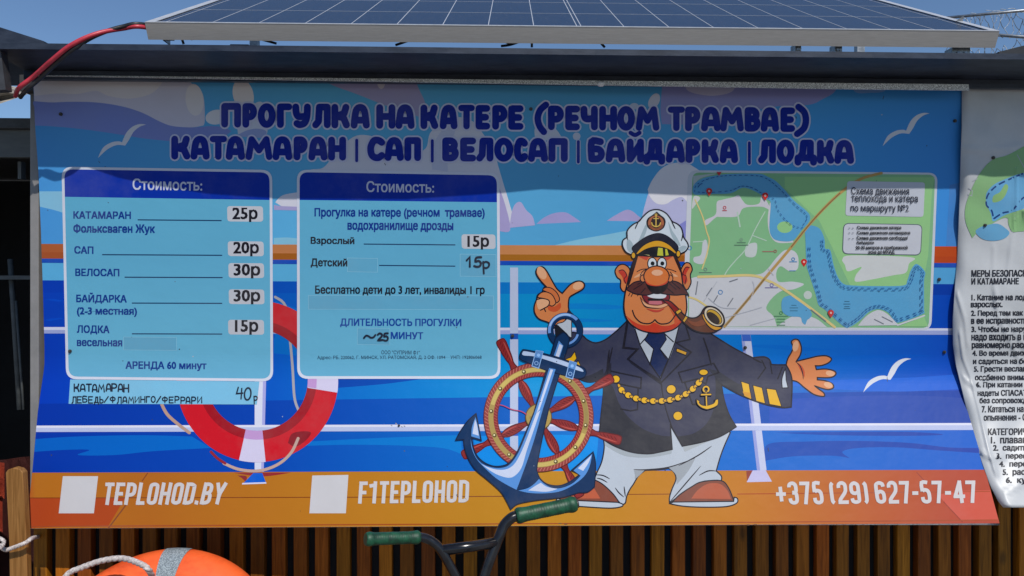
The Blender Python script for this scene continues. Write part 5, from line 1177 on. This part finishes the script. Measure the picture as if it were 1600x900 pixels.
def slats(bm):
    p = uat(88.6, 2.4)-uat(54.5, 2.4); k = 0; u = uat(54.5, 2.4)
    while u < UR:
        wd = .0415+random.uniform(-.0012, .0012); j = random.uniform(-.0015, .0015)
        lean = random.uniform(-.0022, .0022); v0 = 2.392+random.uniform(-.0035, .0025)
        box(bm, u+j, u+j+wd, v0, 2.4235, .05, 1.42, f=lambda a_, b_, z: L(a_+lean*(z-.75), b_, z), bev=.0022)
        u += p
bmobj('batten_cladding', slats, M_SLAT, kiosk)
# ---- crosswise wall behind the battens is the kiosk's own; the neighbour stands further left
shed = empty('shed', L(-2.2, 3.4, 0)); tag(shed, 'dark open shed left of the banner with a grey board under its roof edge', 'shed')
def uu(px, v): return uat(px, v)
VS = 3.2
bmobj('roof_edge', lambda bm: box(bm, uu(-420, VS), uu(52, VS), VS, VS+1.6, zat(206, VS), zat(190, VS), bev=.003), M_DARKMETAL, shed)
bmobj('fascia_board', lambda bm: box(bm, uu(-420, VS), uu(50, VS), VS+.03, VS+.06, zat(250, VS+.03), zat(206.5, VS+.03)), M_GREYSHED, shed)
def shedwalls(bm):
    box(bm, uu(-420, VS), uu(70, VS), VS+1.5, VS+1.58, 0, zat(206, VS)-.01)
    box(bm, uu(-430, VS), uu(-420, VS), VS, VS+1.5, 0, zat(206, VS)-.01)
    box(bm, uu(62, VS), uu(75, VS), VS+.1, VS+1.5, 0, zat(206, VS)-.01)
bmobj('wall', shedwalls, M_DARK, shed)
def shedframe(bm):
    box(bm, uu(3, VS), uu(8.5, VS), VS+.10, VS+.13, zat(278, VS), zat(250.5, VS))
    box(bm, uu(-300, 3.6), uu(62, 3.6), 3.6, 3.63, zat(437, 3.6), zat(431, 3.6))
    tube(bm, [at(16, 405, 3.58), at(21, 480, 3.57), at(31, 640, 3.56)], .012, 8)
    tube(bm, [at(25, 470, 3.54), at(37, 640, 3.53)], .006, 6)
bmobj('inner_frame', shedframe, M_GREYSHED, shed)
# ---- canopy corner top left
can = empty('canopy', L(-2.0, 2.5, 0)); tag(can, 'dark canopy edge poking in at the upper left behind the roof beam', 'canopy')
def canopy(bm):
    d = 2.55
    P = [at(-260, 12, d), at(0, 42.5, d), at(68, 64, d), at(68, 72, d), at(-260, 72, d)]
    Pb = [p+Vector((0, .5, 0)) for p in P]
    f = [bm.verts.new(p) for p in P]; b = [bm.verts.new(p) for p in Pb]
    bm.faces.new(f); bm.faces.new(b[::-1])
    for i in range(5): bm.faces.new((f[i], b[i], b[(i+1) % 5], f[(i+1) % 5]))
    bmesh.ops.recalc_face_normals(bm, faces=bm.faces)
bmobj('metal_edge', canopy, M_NAVY, can)
def canopy_plate(bm):
    P = [at(-120, 60, 2.06), at(0, 72, 2.06), at(9, 140, 2.06), at(-120, 146, 2.06)]
    f = [bm.verts.new(p) for p in P]; b = [bm.verts.new(p+Vector((-.002, .03, 0))) for p in P]
    bm.faces.new(f); bm.faces.new(b[::-1])
    for i in range(4): bm.faces.new((f[i], b[i], b[(i+1) % 4], f[(i+1) % 4]))
    bmesh.ops.recalc_face_normals(bm, faces=bm.faces)
bmobj('end_plate', canopy_plate, M_DARKMETAL, can)
def plank(bm):
    P = [at(-160, 150, 2.3), at(0, 143, 2.3), at(40, 148.5, 2.35), at(0, 162, 2.3), at(-160, 180, 2.3)]
    f = [bm.verts.new(p) for p in P]; b = [bm.verts.new(p+Vector((0, .05, .03))) for p in P]
    bm.faces.new(f); bm.faces.new(b[::-1])
    for i in range(5): bm.faces.new((f[i], b[i], b[(i+1) % 5], f[(i+1) % 5]))
    bmesh.ops.recalc_face_normals(bm, faces=bm.faces)
bmobj('plank', plank, M_OLDWOOD, can)
# canopy post out of the frame carries it
bmobj('post', lambda bm: box(bm, uu(-150, 2.5), uu(-125, 2.5), 2.5, 2.56, 0, zat(60, 2.5)), M_DARKMETAL, can)
# ================================================================== solar panel
TILT = R(27); DV, DZ = math.cos(TILT), math.sin(TILT)
PV0 = 2.135; PZ0 = zat(41, PV0); PU0, PU1 = uat(225, PV0), uat(1560, PV0); PLEN = 1.15
PYAW = .018
def S(u, s_, h): return Vector((u, PV0+s_*DV-h*DZ+(YAW-.004)*u, PZ0+s_*DZ+h*DV))
panel = empty('solar_panel', S((PU0+PU1)/2, .3, -.1)); tag(panel, 'dark blue solar panel in an aluminium frame, tilted on top of the roof beam', 'solar panel')
TH = .046
def pframe(bm):
    b = .030
    box(bm, PU0, PU1, 0, .011, -TH, 0, S, mi=0); box(bm, PU0, PU1, PLEN-.011, PLEN, -TH, 0, S)
    box(bm, PU0, PU0+.011, .0112, PLEN-.0112, -TH, 0, S); box(bm, PU1-.011, PU1, .0112, PLEN-.0112, -TH, 0, S)
bmobj('frame', pframe, M_ALU, panel)
def plip(bm):
    box(bm, PU0, PU1, -.0006, .010, .0002, .0016, S); box(bm, PU0, PU0+.024, .0101, PLEN, .0002, .0016, S); box(bm, PU1-.024, PU1, .0101, PLEN, .0002, .0016, S)
    box(bm, PU0+.0241, PU1-.0241, PLEN-.012, PLEN, .0002, .0016, S)
bmobj('frame_lip', plip, M_ALUTOP, panel)
M_CELL, t_, b_ = node_mat('solar_cell_glass')
setp(b_, Roughness=.16); b_.inputs['Specular IOR Level'].default_value = .5; b_.inputs['Coat Weight'].default_value = .15
_tc = t_.nodes.new('ShaderNodeTexCoord'); _mp = t_.nodes.new('ShaderNodeMapping'); _mp.inputs['Scale'].default_value = (30, 6, 6); t_.links.new(_tc.outputs['Object'], _mp.inputs[0])
_n = t_.nodes.new('ShaderNodeTexNoise'); _n.inputs['Scale'].default_value = 3; _n.inputs['Detail'].default_value = 8; t_.links.new(_mp.outputs[0], _n.inputs['Vector'])
_cr = t_.nodes.new('ShaderNodeValToRGB'); _e = _cr.color_ramp.elements; _e[0].position = .35; _e[0].color = (.016, .026, .052, 1); _e[1].position = .7; _e[1].color = (.034, .048, .082, 1)
t_.links.new(_n.outputs['Fac'], _cr.inputs[0]); t_.links.new(_cr.outputs[0], b_.inputs['Base Color'])
_r = t_.nodes.new('ShaderNodeMapRange'); _r.inputs[3].default_value = .10; _r.inputs[4].default_value = .34; t_.links.new(_n.outputs['Fac'], _r.inputs[0]); t_.links.new(_r.outputs[0], b_.inputs['Roughness'])
M_CLINE = noise_mat('cell_gap', (.42, .45, .50), (.52, .55, .60), 20, .4)
def pcells(bm): box(bm, PU0+.0112, PU1-.0112, .0115, PLEN-.0112, -.008, -.0012, S)
bmobj('glass', pcells, M_CELL, panel)
def plines(bm):
    um = uat(905.5, PV0); cw = (um-uat(253, PV0))/9.0
    hw = .0011
    for k in range(-9, 10):
        if k == 0:
            for o in (-.006, .006): box(bm, um+o-.0012, um+o+.0012, .012, PLEN-.013, -.0010, -.0007, S)
            continue
        x = um+k*cw
        if PU0+.03 < x < PU1-.03: box(bm, x-hw, x+hw, .012, PLEN-.013, -.0010, -.0007, S)
    for s_ in (.29, .58, .87):
        box(bm, PU0+.026, PU1-.026, s_-.0012, s_+.0012, -.0006, -.0004, S)
bmobj('cell_lines', plines, M_CLINE, panel)
def bracket(px0, px1, py0, py1, v):
    def f(bm):
        u0, u1 = uat(px0, v), uat(px1, v)
        box(bm, u0, u1, v, v+.004, zat(py1, v), zat(py0, v), bev=.0008)
        box(bm, u0, u0+.004, v+.0041, v+.04, zat(py1, v), zat(py0, v))
        for k in range(2): 
            uu_ = u0+(u1-u0)*(.3+.4*k); zz = zat((py0+py1)/2+2, v)
            tube(bm, [L(uu_, v+.001, zz), L(uu_, v-.005, zz)], .004, 8)
    bmobj('bracket', f, M_ZINC, panel)
for q in ((254, 272, 50, 69, 2.17), (1243, 1252, 62, 78, 2.17), (1305, 1316, 62, 79, 2.17), (1488, 1516, 66, 80, 2.17)): bracket(*q)
def rear_leg(px, s_):
    def f(bm):
        u = uat(px, 2.3); top = S(u, s_, -TH)
        box(bm, u, u+.03, top.y-.0-YAW*u, top.y+.03-YAW*u, zt-.011, top.z, L)
    bmobj('rear_leg', f, M_ZINC, panel)
for px in (262, 1500): rear_leg(px, .95)
def tri_bracket():
    def f(bm):
        u = uat(1518, 2.19); 
        P = [S(PU1-.028, .19, .0017), S(PU1-.006, .19, .0017), S(PU1-.006, .19, .02)]
        Pb = [p+Vector((0, .004, 0)) for p in P]
        a_ = [bm.verts.new(p) for p in P]; b2 = [bm.verts.new(p) for p in Pb]
        bm.faces.new(a_); bm.faces.new(b2[::-1])
        for i in range(3): bm.faces.new((a_[i], b2[i], b2[(i+1) % 3], a_[(i+1) % 3]))
        bmesh.ops.recalc_face_normals(bm, faces=bm.faces)
    bmobj('corner_clip', f, M_ZINC, panel)
tri_bracket()
def jbox(px0, px1, v, h):
    def f(bm):
        u0, u1 = uat(px0, v), uat(px1, v)
        P = [L(u0, v, zt+.001), L(u1, v, zt+.001), L(u1-(u1-u0)*.3, v, zt+h), L(u0+(u1-u0)*.15, v, zt+h)]
        a_ = [bm.verts.new(p) for p in P]; b2 = [bm.verts.new(p+Vector((0, .05, 0))) for p in P]
        bm.faces.new(a_); bm.faces.new(b2[::-1])
        for i in range(4): bm.faces.new((a_[i], b2[i], b2[(i+1) % 4], a_[(i+1) % 4]))
        bmesh.ops.recalc_face_normals(bm, faces=bm.faces)
    bmobj('junction_box', f, M_CBLK, panel)
jbox(352, 404, 2.2, .05); jbox(424, 442, 2.2, .022); jbox(1206, 1238, 2.2, .03)
# ---- cables
def cable(name, pts, r, m, label, cat, group=None):
    bm = bmesh.new(); P = cr_pts([Vector(p) for p in pts], False, 10); tube(bm, P, r, 10)
    o = link_mesh(name, bm, m); return tag(o, label, cat, group)
cable('power_cable', [at(300, 60, 2.30), at(226, 42.5, 2.115), at(190, 45, 2.10), at(150, 53, 2.06), at(112, 70, 2.04), at(80, 95, 2.05), at(52, 120, 2.085), at(30, 137, 2.09), at(24, 150, 2.16)], .0061, M_CRED, 'thick red power cable curving from the solar panel down to the end of the beam', 'cable')
cable('power_cable', [at(300, 58, 2.30), at(226, 38.5, 2.118), at(190, 42.0, 2.095), at(150, 55.5, 2.07), at(118, 74.5, 2.048), at(88, 99, 2.058), at(62, 123, 2.09), at(41, 141, 2.10), at(32, 152, 2.17)], .0058, M_CBLK, 'black power cable running alongside the thick red one', 'cable')
for q in ([(282, 55), (284, 60), (287, 69)], [(653, 59), (640, 63), (618, 70.5)], [(786, 64), (800, 69.5)], [(812, 65), (797, 70), (783, 72)], [(831, 64), (831, 74)], [(936, 64), (945, 74)], [(392, 57), (410, 62), (432, 68)]):
    cable('panel_wire', [at(x, y, 2.24+.006*i) for i, (x, y) in enumerate(q)], .0036, M_CBLK, 'short black wire in the gap between solar panel and roof beam', 'wire', 'wires under the solar panel')
# ---- wire fence at top right
fence = empty('wire_fence', at(1620, 260, 5.0)); tag(fence, 'galvanised pipe fence with tangled wire netting behind the right end of the solar panel', 'fence')
DF = 4.6
bmobj('top_rail', lambda bm: tube(bm, [at(1440, 31.5, DF), at(1700, 7, DF-.3)], .0062*DF/4.6*1.35, 10), M_ZINC, fence)
bmobj('lower_rail', lambda bm: tube(bm, [at(1440, 46, DF+.3), at(1562, 55, DF), at(1720, 67, DF-.3)], .0095, 10), M_ZINC, fence)
bmobj('post', lambda bm: tube(bm, [at(1690, 2, DF-.25), Vector((at(1690, 2, DF-.25).x, DF-.25, 0))], .02, 10), M_ZINC, fence)
def netting(bm):
    rnd = random.Random(3); grid = {}
    for i in range(18):
        for j in range(6):
            x = 1476+i*10.5+(5 if j % 2 else 0); top = 31-(x-1440)*.094; y = top+2+j*13+rnd.uniform(-3, 3)
            grid[i, j] = at(x+rnd.uniform(-3.5, 3.5), y, DF+rnd.uniform(-.04, .04))
    for (i, j), p in grid.items():
        for k in ((i, j+1), (i+(1 if j % 2 else -1), j+1)):
            if k in grid and rnd.random() < .8:
                q = grid[k]; m = (p+q)/2+Vector((rnd.uniform(-.012, .012), 0, rnd.uniform(-.012, .012)))
                tube(bm, cr_pts([p, m, q], False, 3), .0018, 4, False)
    for i in range(14):
        p = at(1500+i*13+rnd.uniform(-4, 4), 24-i*1.1+rnd.uniform(-5, 3), DF)
        q = p+Vector((rnd.uniform(.02, .06), 0, rnd.uniform(-.07, -.03))); tube(bm, cr_pts([p, (p+q)/2+Vector((.02, 0, .02)), q], False, 4), .0018, 4, False)
bmobj('netting', netting, M_ZINC, fence)
def tarp(bm):
    P = [at(x, y, 3.2) for x, y in ((1560, 81), (1570, 78.5), (1600, 71), (1720, 50), (1720, 95), (1570, 95))]
    a_ = [bm.verts.new(p) for p in P]; b2 = [bm.verts.new(p+Vector((0, .6, -.02))) for p in P]
    bm.faces.new(a_); bm.faces.new(b2[::-1])
    for i in range(6): bm.faces.new((a_[i], b2[i], b2[(i+1) % 6], a_[(i+1) % 6]))
    bmesh.ops.recalc_face_normals(bm, faces=bm.faces)
tag(bmobj('tarpaulin', tarp, M_CBLK, None), 'black sheet edge rising behind the beam at the far right', 'sheet')
# ================================================================== things in front
# ---- raw picket on the left, tied with rope
def picket(bm):
    d = 2.14
    P = [(8.5, 739), (12, 734), (21, 731), (31, 733.5), (35.5, 738.5), (41, 850), (49, 1260), (20, 1260), (14, 850)]
    f = [bm.verts.new(at(x, y, d)) for x, y in P]; b = [bm.verts.new(at(x, y, d)+Vector((0, .022, 0))) for x, y in P]
    bm.faces.new(f); bm.faces.new(b[::-1])
    for i in range(len(P)): bm.faces.new((f[i], b[i], b[(i+1) % len(P)], f[(i+1) % len(P)]))
    bmesh.ops.recalc_face_normals(bm, faces=bm.faces)
    bmesh.ops.bevel(bm, geom=bm.edges[:], offset=.0015, segments=1, affect='EDGES')
o = bmobj('wooden_picket', picket, M_POST, None); tag(o, 'raw wooden picket with a rounded top, roped, left of the battens', 'picket')
def rope_obj(name, pts, r, label, parent=None):
    bm = bmesh.new(); P = cr_pts([Vector(p) for p in pts], False, 26)
    tube(bm, P, r*1.15, 24, twist=lambda i, a: 1-.42*(1-abs(math.sin(1.5*a+i*.62)))**2)
    o = link_mesh(name, bm, M_ROPE, parent)
    return tag(o, label, 'rope') if label else o
rope_obj('tie_rope', [at(-40, 836, 2.2), at(-5, 850, 2.14), at(8, 859, 2.125), at(20, 856, 2.118), at(40, 848, 2.118), at(50, 841, 2.16), at(62, 838, 2.40)], .0052, 'grey white rope tied round the raw picket at the left edge')
rope_obj('rope_tail', [at(-30, 846, 2.12), at(-4, 858, 2.10), at(6, 846, 2.10), at(-8, 838, 2.10)], .0046, 'frayed rope end hanging at the left edge beside the picket')
# ---- orange life vest at the far left, partly hidden by the picket
def vest(bm):
    rnd = random.Random(5)
    for (x0, x1, y0, y1, d) in ((-70, 7, 722, 778, 2.24), (-70, 4, 776, 830, 2.25)):
        n = 8; G_ = []
        for j in range(n+1):
            row = []
            for i in range(n+1):
                a_, b2 = i/n, j/n; bul = math.sin(math.pi*a_)**.5*math.sin(math.pi*b2)**.5
                row.append(bm.verts.new(at(x0+(x1-x0)*a_, y0+(y1-y0)*b2+2*math.sin(7*a_), d-.045*bul+rnd.uniform(-.002, .002))))
            G_.append(row)
        for j in range(n):
            for i in range(n): f = bm.faces.new((G_[j][i], G_[j+1][i], G_[j+1][i+1], G_[j][i+1])); f.smooth = True
    geom = bmesh.ops.solidify(bm, geom=bm.faces[:], thickness=.02)
    bmesh.ops.recalc_face_normals(bm, faces=bm.faces)
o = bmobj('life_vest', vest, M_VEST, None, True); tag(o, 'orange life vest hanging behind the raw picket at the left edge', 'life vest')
def cloth(bm):
    n = 10; G_ = []
    for j in range(n+1):
        row = []
        for i in range(n+1):
            a_, b2 = i/n, j/n; row.append(bm.verts.new(at(-40+98*a_, 716+3*math.sin(5*a_)+200*b2, 2.47+.02*math.sin(9*a_+3*b2))))
        G_.append(row)
    for j in range(n):
        for i in range(n): f = bm.faces.new((G_[j][i], G_[j+1][i], G_[j+1][i+1], G_[j][i+1])); f.smooth = True
    bmesh.ops.solidify(bm, geom=bm.faces[:], thickness=.01)
    bmesh.ops.recalc_face_normals(bm, faces=bm.faces)
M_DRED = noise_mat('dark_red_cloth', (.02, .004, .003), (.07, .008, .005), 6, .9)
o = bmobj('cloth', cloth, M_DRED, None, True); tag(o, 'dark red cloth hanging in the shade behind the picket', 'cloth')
# ---- orange life ring, leaning on the battens on a low bench
RC, RM, Rm = None, .265, .078
TL_ = R(34)
upv = Vector((0, math.sin(TL_), math.cos(TL_))); nrm = Vector((0, -math.cos(TL_), math.sin(TL_)))
top_pt = at(272, 866, 2.17)
RC = top_pt-upv*RM-Vector((0, 0, Rm*.88))
ring = empty('life_ring', RC-upv*(RM+Rm)); tag(ring, 'bright orange life ring with grey reflective bands, leaning on the battens at the lower left', 'life ring')
def ring_pt(th, ph, r=Rm, R_=RM):
    rad = upv*math.cos(th)+Vector((1, 0, 0))*math.sin(th)
    return RC+rad*(R_+r*1.05*math.cos(ph))+nrm*(r*.85*math.sin(ph))
def torus(bm, t0, t1, r, nseg=96, full=True, mp=28):
    rows = []
    for i in range(nseg+(0 if full else 1)):
        th = t0+(t1-t0)*i/nseg
        rows.append([bm.verts.new(ring_pt(th, 2*math.pi*k/mp, r)) for k in range(mp)])
    N = len(rows)
    for i in range(N if full else N-1):
        for k in range(mp):
            f = bm.faces.new((rows[i][k], rows[(i+1) % N][k], rows[(i+1) % N][(k+1) % mp], rows[i][(k+1) % mp])); f.smooth = True
    bmesh.ops.recalc_face_normals(bm, faces=bm.faces)
bmobj('ring_body', lambda bm: torus(bm, 0, 2*math.pi, Rm), M_BUOY, ring)
M_REFL, t_, b_ = node_mat('reflective_tape')
_tc = t_.nodes.new('ShaderNodeTexCoord'); _v = t_.nodes.new('ShaderNodeTexVoronoi'); _v.inputs['Scale'].default_value = 330; t_.links.new(_tc.outputs['Object'], _v.inputs['Vector'])
_cr = t_.nodes.new('ShaderNodeValToRGB'); _e = _cr.color_ramp.elements; _e[0].position = .25; _e[0].color = (.40, .46, .48, 1); _e[1].position = .6; _e[1].color = (.16, .19, .21, 1)
t_.links.new(_v.outputs['Distance'], _cr.inputs[0]); t_.links.new(_cr.outputs[0], b_.inputs['Base Color']); setp(b_, Roughness=.4)
for tc_ in (.01, math.pi/2, math.pi, -math.pi/2):
    bmobj('reflective_band', lambda bm: torus(bm, tc_-.105, tc_+.105, Rm+.0018, 10, False), M_REFL, ring)
def gp(th, out, f): 
    rad = upv*math.cos(th)+Vector((1, 0, 0))*math.sin(th); return RC+rad*out+nrm*f
def ring_rope(bm):
    P = [ring_pt(-.09, 1.9, Rm+.006), at(232, 890, 2.00), at(214, 879, 2.02), at(190, 872.5, 2.05), at(160, 876, 2.06), at(130, 886, 2.06), at(104, 899, 2.06), at(90, 930, 2.04), gp(-1.40, RM+.13, .05), ring_pt(-1.5, 1.0, Rm+.006)]
    tube(bm, cr_pts(P, False, 22), .0080, 24, twist=lambda i, a: 1-.42*(1-abs(math.sin(1.5*a+i*.50)))**2)
bmobj('grab_rope', ring_rope, M_ROPE, ring)
bench = empty('low_bench', Vector((RC.x, RC.y-.1, 0))); tag(bench, 'low wooden bench under the orange life ring', 'bench')
zb_ = (RC-upv*(RM+Rm)).z-.012
bmobj('seat', lambda bm: box(bm, RC.x-.45, RC.x+.45, RC.y-.40, 2.37, zb_-.04, zb_-.0, f=lambda u, v, z: Vector((u, v, z)), bev=.003), M_POST, bench)
for sx in (-.4, .36): bmobj('leg', lambda bm: box(bm, RC.x+sx, RC.x+sx+.04, RC.y-.36, 2.3, 0, zb_-.0401, f=lambda u, v, z: Vector((u, v, z))), M_POST, bench)
# ---- bicycle leaning on the wall, only its handlebar in view
bike = empty('bicycle', Vector((-.05, 1.9, 0))); tag(bike, 'black bmx style bicycle with green handlebar grips, parked in front of the battens', 'bicycle')
GL0, GL1 = at(571, 842.5, 1.90), at(655, 839.5, 1.97)
GR0, GR1 = at(806, 806.5, 2.07), at(900, 787, 2.10)
def gripf(bm, p0, p1, k=1):
    d = p1-p0; P = [p0+d*t for t in (0, .03, .06, .10, .14, .2, .3, .4, .5, .6, .7, .8, .86, .9, .94, .97, 1)]
    r = [x*k for x in (.0150, .0172, .0182, .0180, .0165, .0161, .0164, .0160, .0164, .0160, .0164, .0161, .0164, .0172, .0180, .0176, .015)]
    n_ = 70; P2 = [p0+d*(i/n_) for i in range(n_+1)]; ts = (0, .03, .06, .10, .14, .2, .3, .4, .5, .6, .7, .8, .86, .9, .94, .97, 1)
    def rr(t):
        for a_, b_, ra, rb in zip(ts, ts[1:], r, r[1:]):
            if t <= b_: return ra+(rb-ra)*(t-a_)/(b_-a_)
        return r[-1]
    tube(bm, P2, [rr(i/n_)*(1-(.025 if .16 < i/n_ < .84 and i % 3 == 0 else 0)) for i in range(n_+1)], 24)
bmobj('grip', lambda bm: gripf(bm, GL0, GL1, .98), M_GRIP, bike); bmobj('grip', lambda bm: gripf(bm, GR1, GR0, 1.22), M_GRIP, bike)
bmobj('bar_end_plug', lambda bm: tube(bm, [GR1-(GR1-GR0)*.01, GR1+(GR1-GR0)*.035], [.013, .012], 14), M_SCREW, bike)
BT = .0124
J1, J2 = at(690, 860, 1.98), at(778, 851, 2.04)
CL, CR_ = at(722, 960, 2.0), at(738, 960, 2.02)
def bar(bm):
    tube(bm, cr_pts([GL1-(GL1-GL0)*.2, GL1, at(668, 842.5, 1.978), at(680, 850, 1.98), at(690, 861, 1.982), at(700, 878, 1.985), at(716, 910, 1.99), at(726, 945, 2.0)], False, 8), BT, 14)
    tube(bm, cr_pts([GR0+(GR1-GR0)*.2, GR0, at(797, 811, 2.065), at(787, 822, 2.06), at(780, 838, 2.05), at(774, 853, 2.045), at(762, 885, 2.035), at(745, 940, 2.02)], False, 8), BT*1.18, 14)
    tube(bm, [at(690, 860, 1.984), at(735, 854, 2.015), at(778, 847, 2.048)], BT*1.15, 14)
    tube(bm, [at(700, 948, 1.995), at(770, 944, 2.03)], BT, 14)
bmobj('handlebar', bar, M_CHROME, bike)
ST = at(736, 950, 2.02)
HD = Vector((.30, -.42, 0)).normalized()          # from the stem towards the saddle
ax = (Vector((0, 0, -1))-HD*.28).normalized()      # fork runs down and forward
def stem(bm):
    tube(bm, [ST, ST+HD*.04+Vector((0, 0, -.02))], .022, 14); tube(bm, [ST+HD*.04+Vector((0, 0, .02)), ST+HD*.04+ax*.16], .019, 14)
bmobj('stem', stem, M_CHROME, bike)
HT = ST+HD*.04
WR_ = .20
FW = HT+ax*((HT.z-WR_)/-ax.z); BWc = Vector((FW.x, FW.y, WR_))+HD*.86; SD_ = Vector((HD.y, -HD.x, 0))
def fork(bm):
    for sg in (-1, 1): tube(bm, cr_pts([HT+ax*.15, HT+ax*.18+SD_*.045*sg, FW+SD_*.05*sg], False, 4), .011, 10)
bmobj('fork', fork, M_CHROME, bike)
BB = FW+HD*.50+Vector((0, 0, .06)); SEATP = BB+HD*.12+Vector((0, 0, .26))
def bframe(bm):
    tube(bm, [HT+ax*.08, SEATP], .014, 12); tube(bm, [HT+ax*.14, BB], .017, 12); tube(bm, [BB, SEATP+Vector((0, 0, .06))], .014, 12)
    for sg in (-1, 1): tube(bm, [BB+SD_*.03*sg, BWc+SD_*.05*sg], .009, 8); tube(bm, [SEATP+SD_*.02*sg, BWc+SD_*.05*sg], .008, 8)
bmobj('frame', bframe, M_CHROME, bike)
def wheel(c):
    bm = bmesh.new(); P = [c+(HD*math.cos(2*math.pi*k/48)+Vector((0, 0, 1))*math.sin(2*math.pi*k/48))*(WR_-.022) for k in range(49)]
    tube(bm, P, .022, 10, False); w_ = link_mesh('wheel', bm, M_TYRE, bike)
    bm = bmesh.new(); P = [c+(HD*math.cos(2*math.pi*k/48)+Vector((0, 0, 1))*math.sin(2*math.pi*k/48))*(WR_-.048) for k in range(49)]
    tube(bm, P, .011, 8, False)
    for k in range(20):
        t = 2*math.pi*k/20; tube(bm, [c+SD_*.02*(1 if k % 2 else -1), c+(HD*math.cos(t)+Vector((0, 0, 1))*math.sin(t))*(WR_-.05)], .0012, 4)
    tube(bm, [c-SD_*.05, c+SD_*.05], .016, 10); link_mesh('rim', bm, M_STEEL, w_)
wheel(FW); wheel(BWc)
def saddle(bm):
    c = SEATP+Vector((0, 0, .09)); tube(bm, [c-HD*.13, c-HD*.05, c+HD*.05, c+HD*.12], [.018, .03, .06, .05], 14)
bmobj('saddle', saddle, M_TYRE, bike)
def cranks(bm):
    tube(bm, [BB-SD_*.05, BB-SD_*.055], .075, 24); tube(bm, [BB+SD_*.06, BB+SD_*.06+Vector((0, 0, -.13))], .01, 8); tube(bm, [BB-SD_*.06, BB-SD_*.06+Vector((0, 0, .13))], .01, 8)
    for sg in (-1, 1): p = BB+SD_*.10*sg+Vector((0, 0, -.13*sg)); tube(bm, [p-SD_*.045, p+SD_*.045], .022, 8)
bmobj('crankset', cranks, M_STEEL, bike)
# ---- a crumb of foam stuck on the drip strip
def crumb(bm):
    c = Q(939, 131, V_WEB-.022); 
    bmesh.ops.create_icosphere(bm, subdivisions=3, radius=.0105, matrix=Matrix.Translation(c)@Matrix.Diagonal((1.1, .7, .8, 1)))
    for v in bm.verts: v.co += Vector((random.uniform(-1, 1), random.uniform(-1, 1), random.uniform(-1, 1)))*.0012
tag(bmobj('foam_blob', crumb, M_WHITE, None, True), 'small white blob of foam stuck under the galvanised strip, near its middle', 'foam blob')
# ================================================================== ground
bm = bmesh.new(); bmesh.ops.create_grid(bm, x_segments=2, y_segments=2, size=900)
tag(link_mesh('ground', bm, M_GROUND), None, None, None, 'structure')
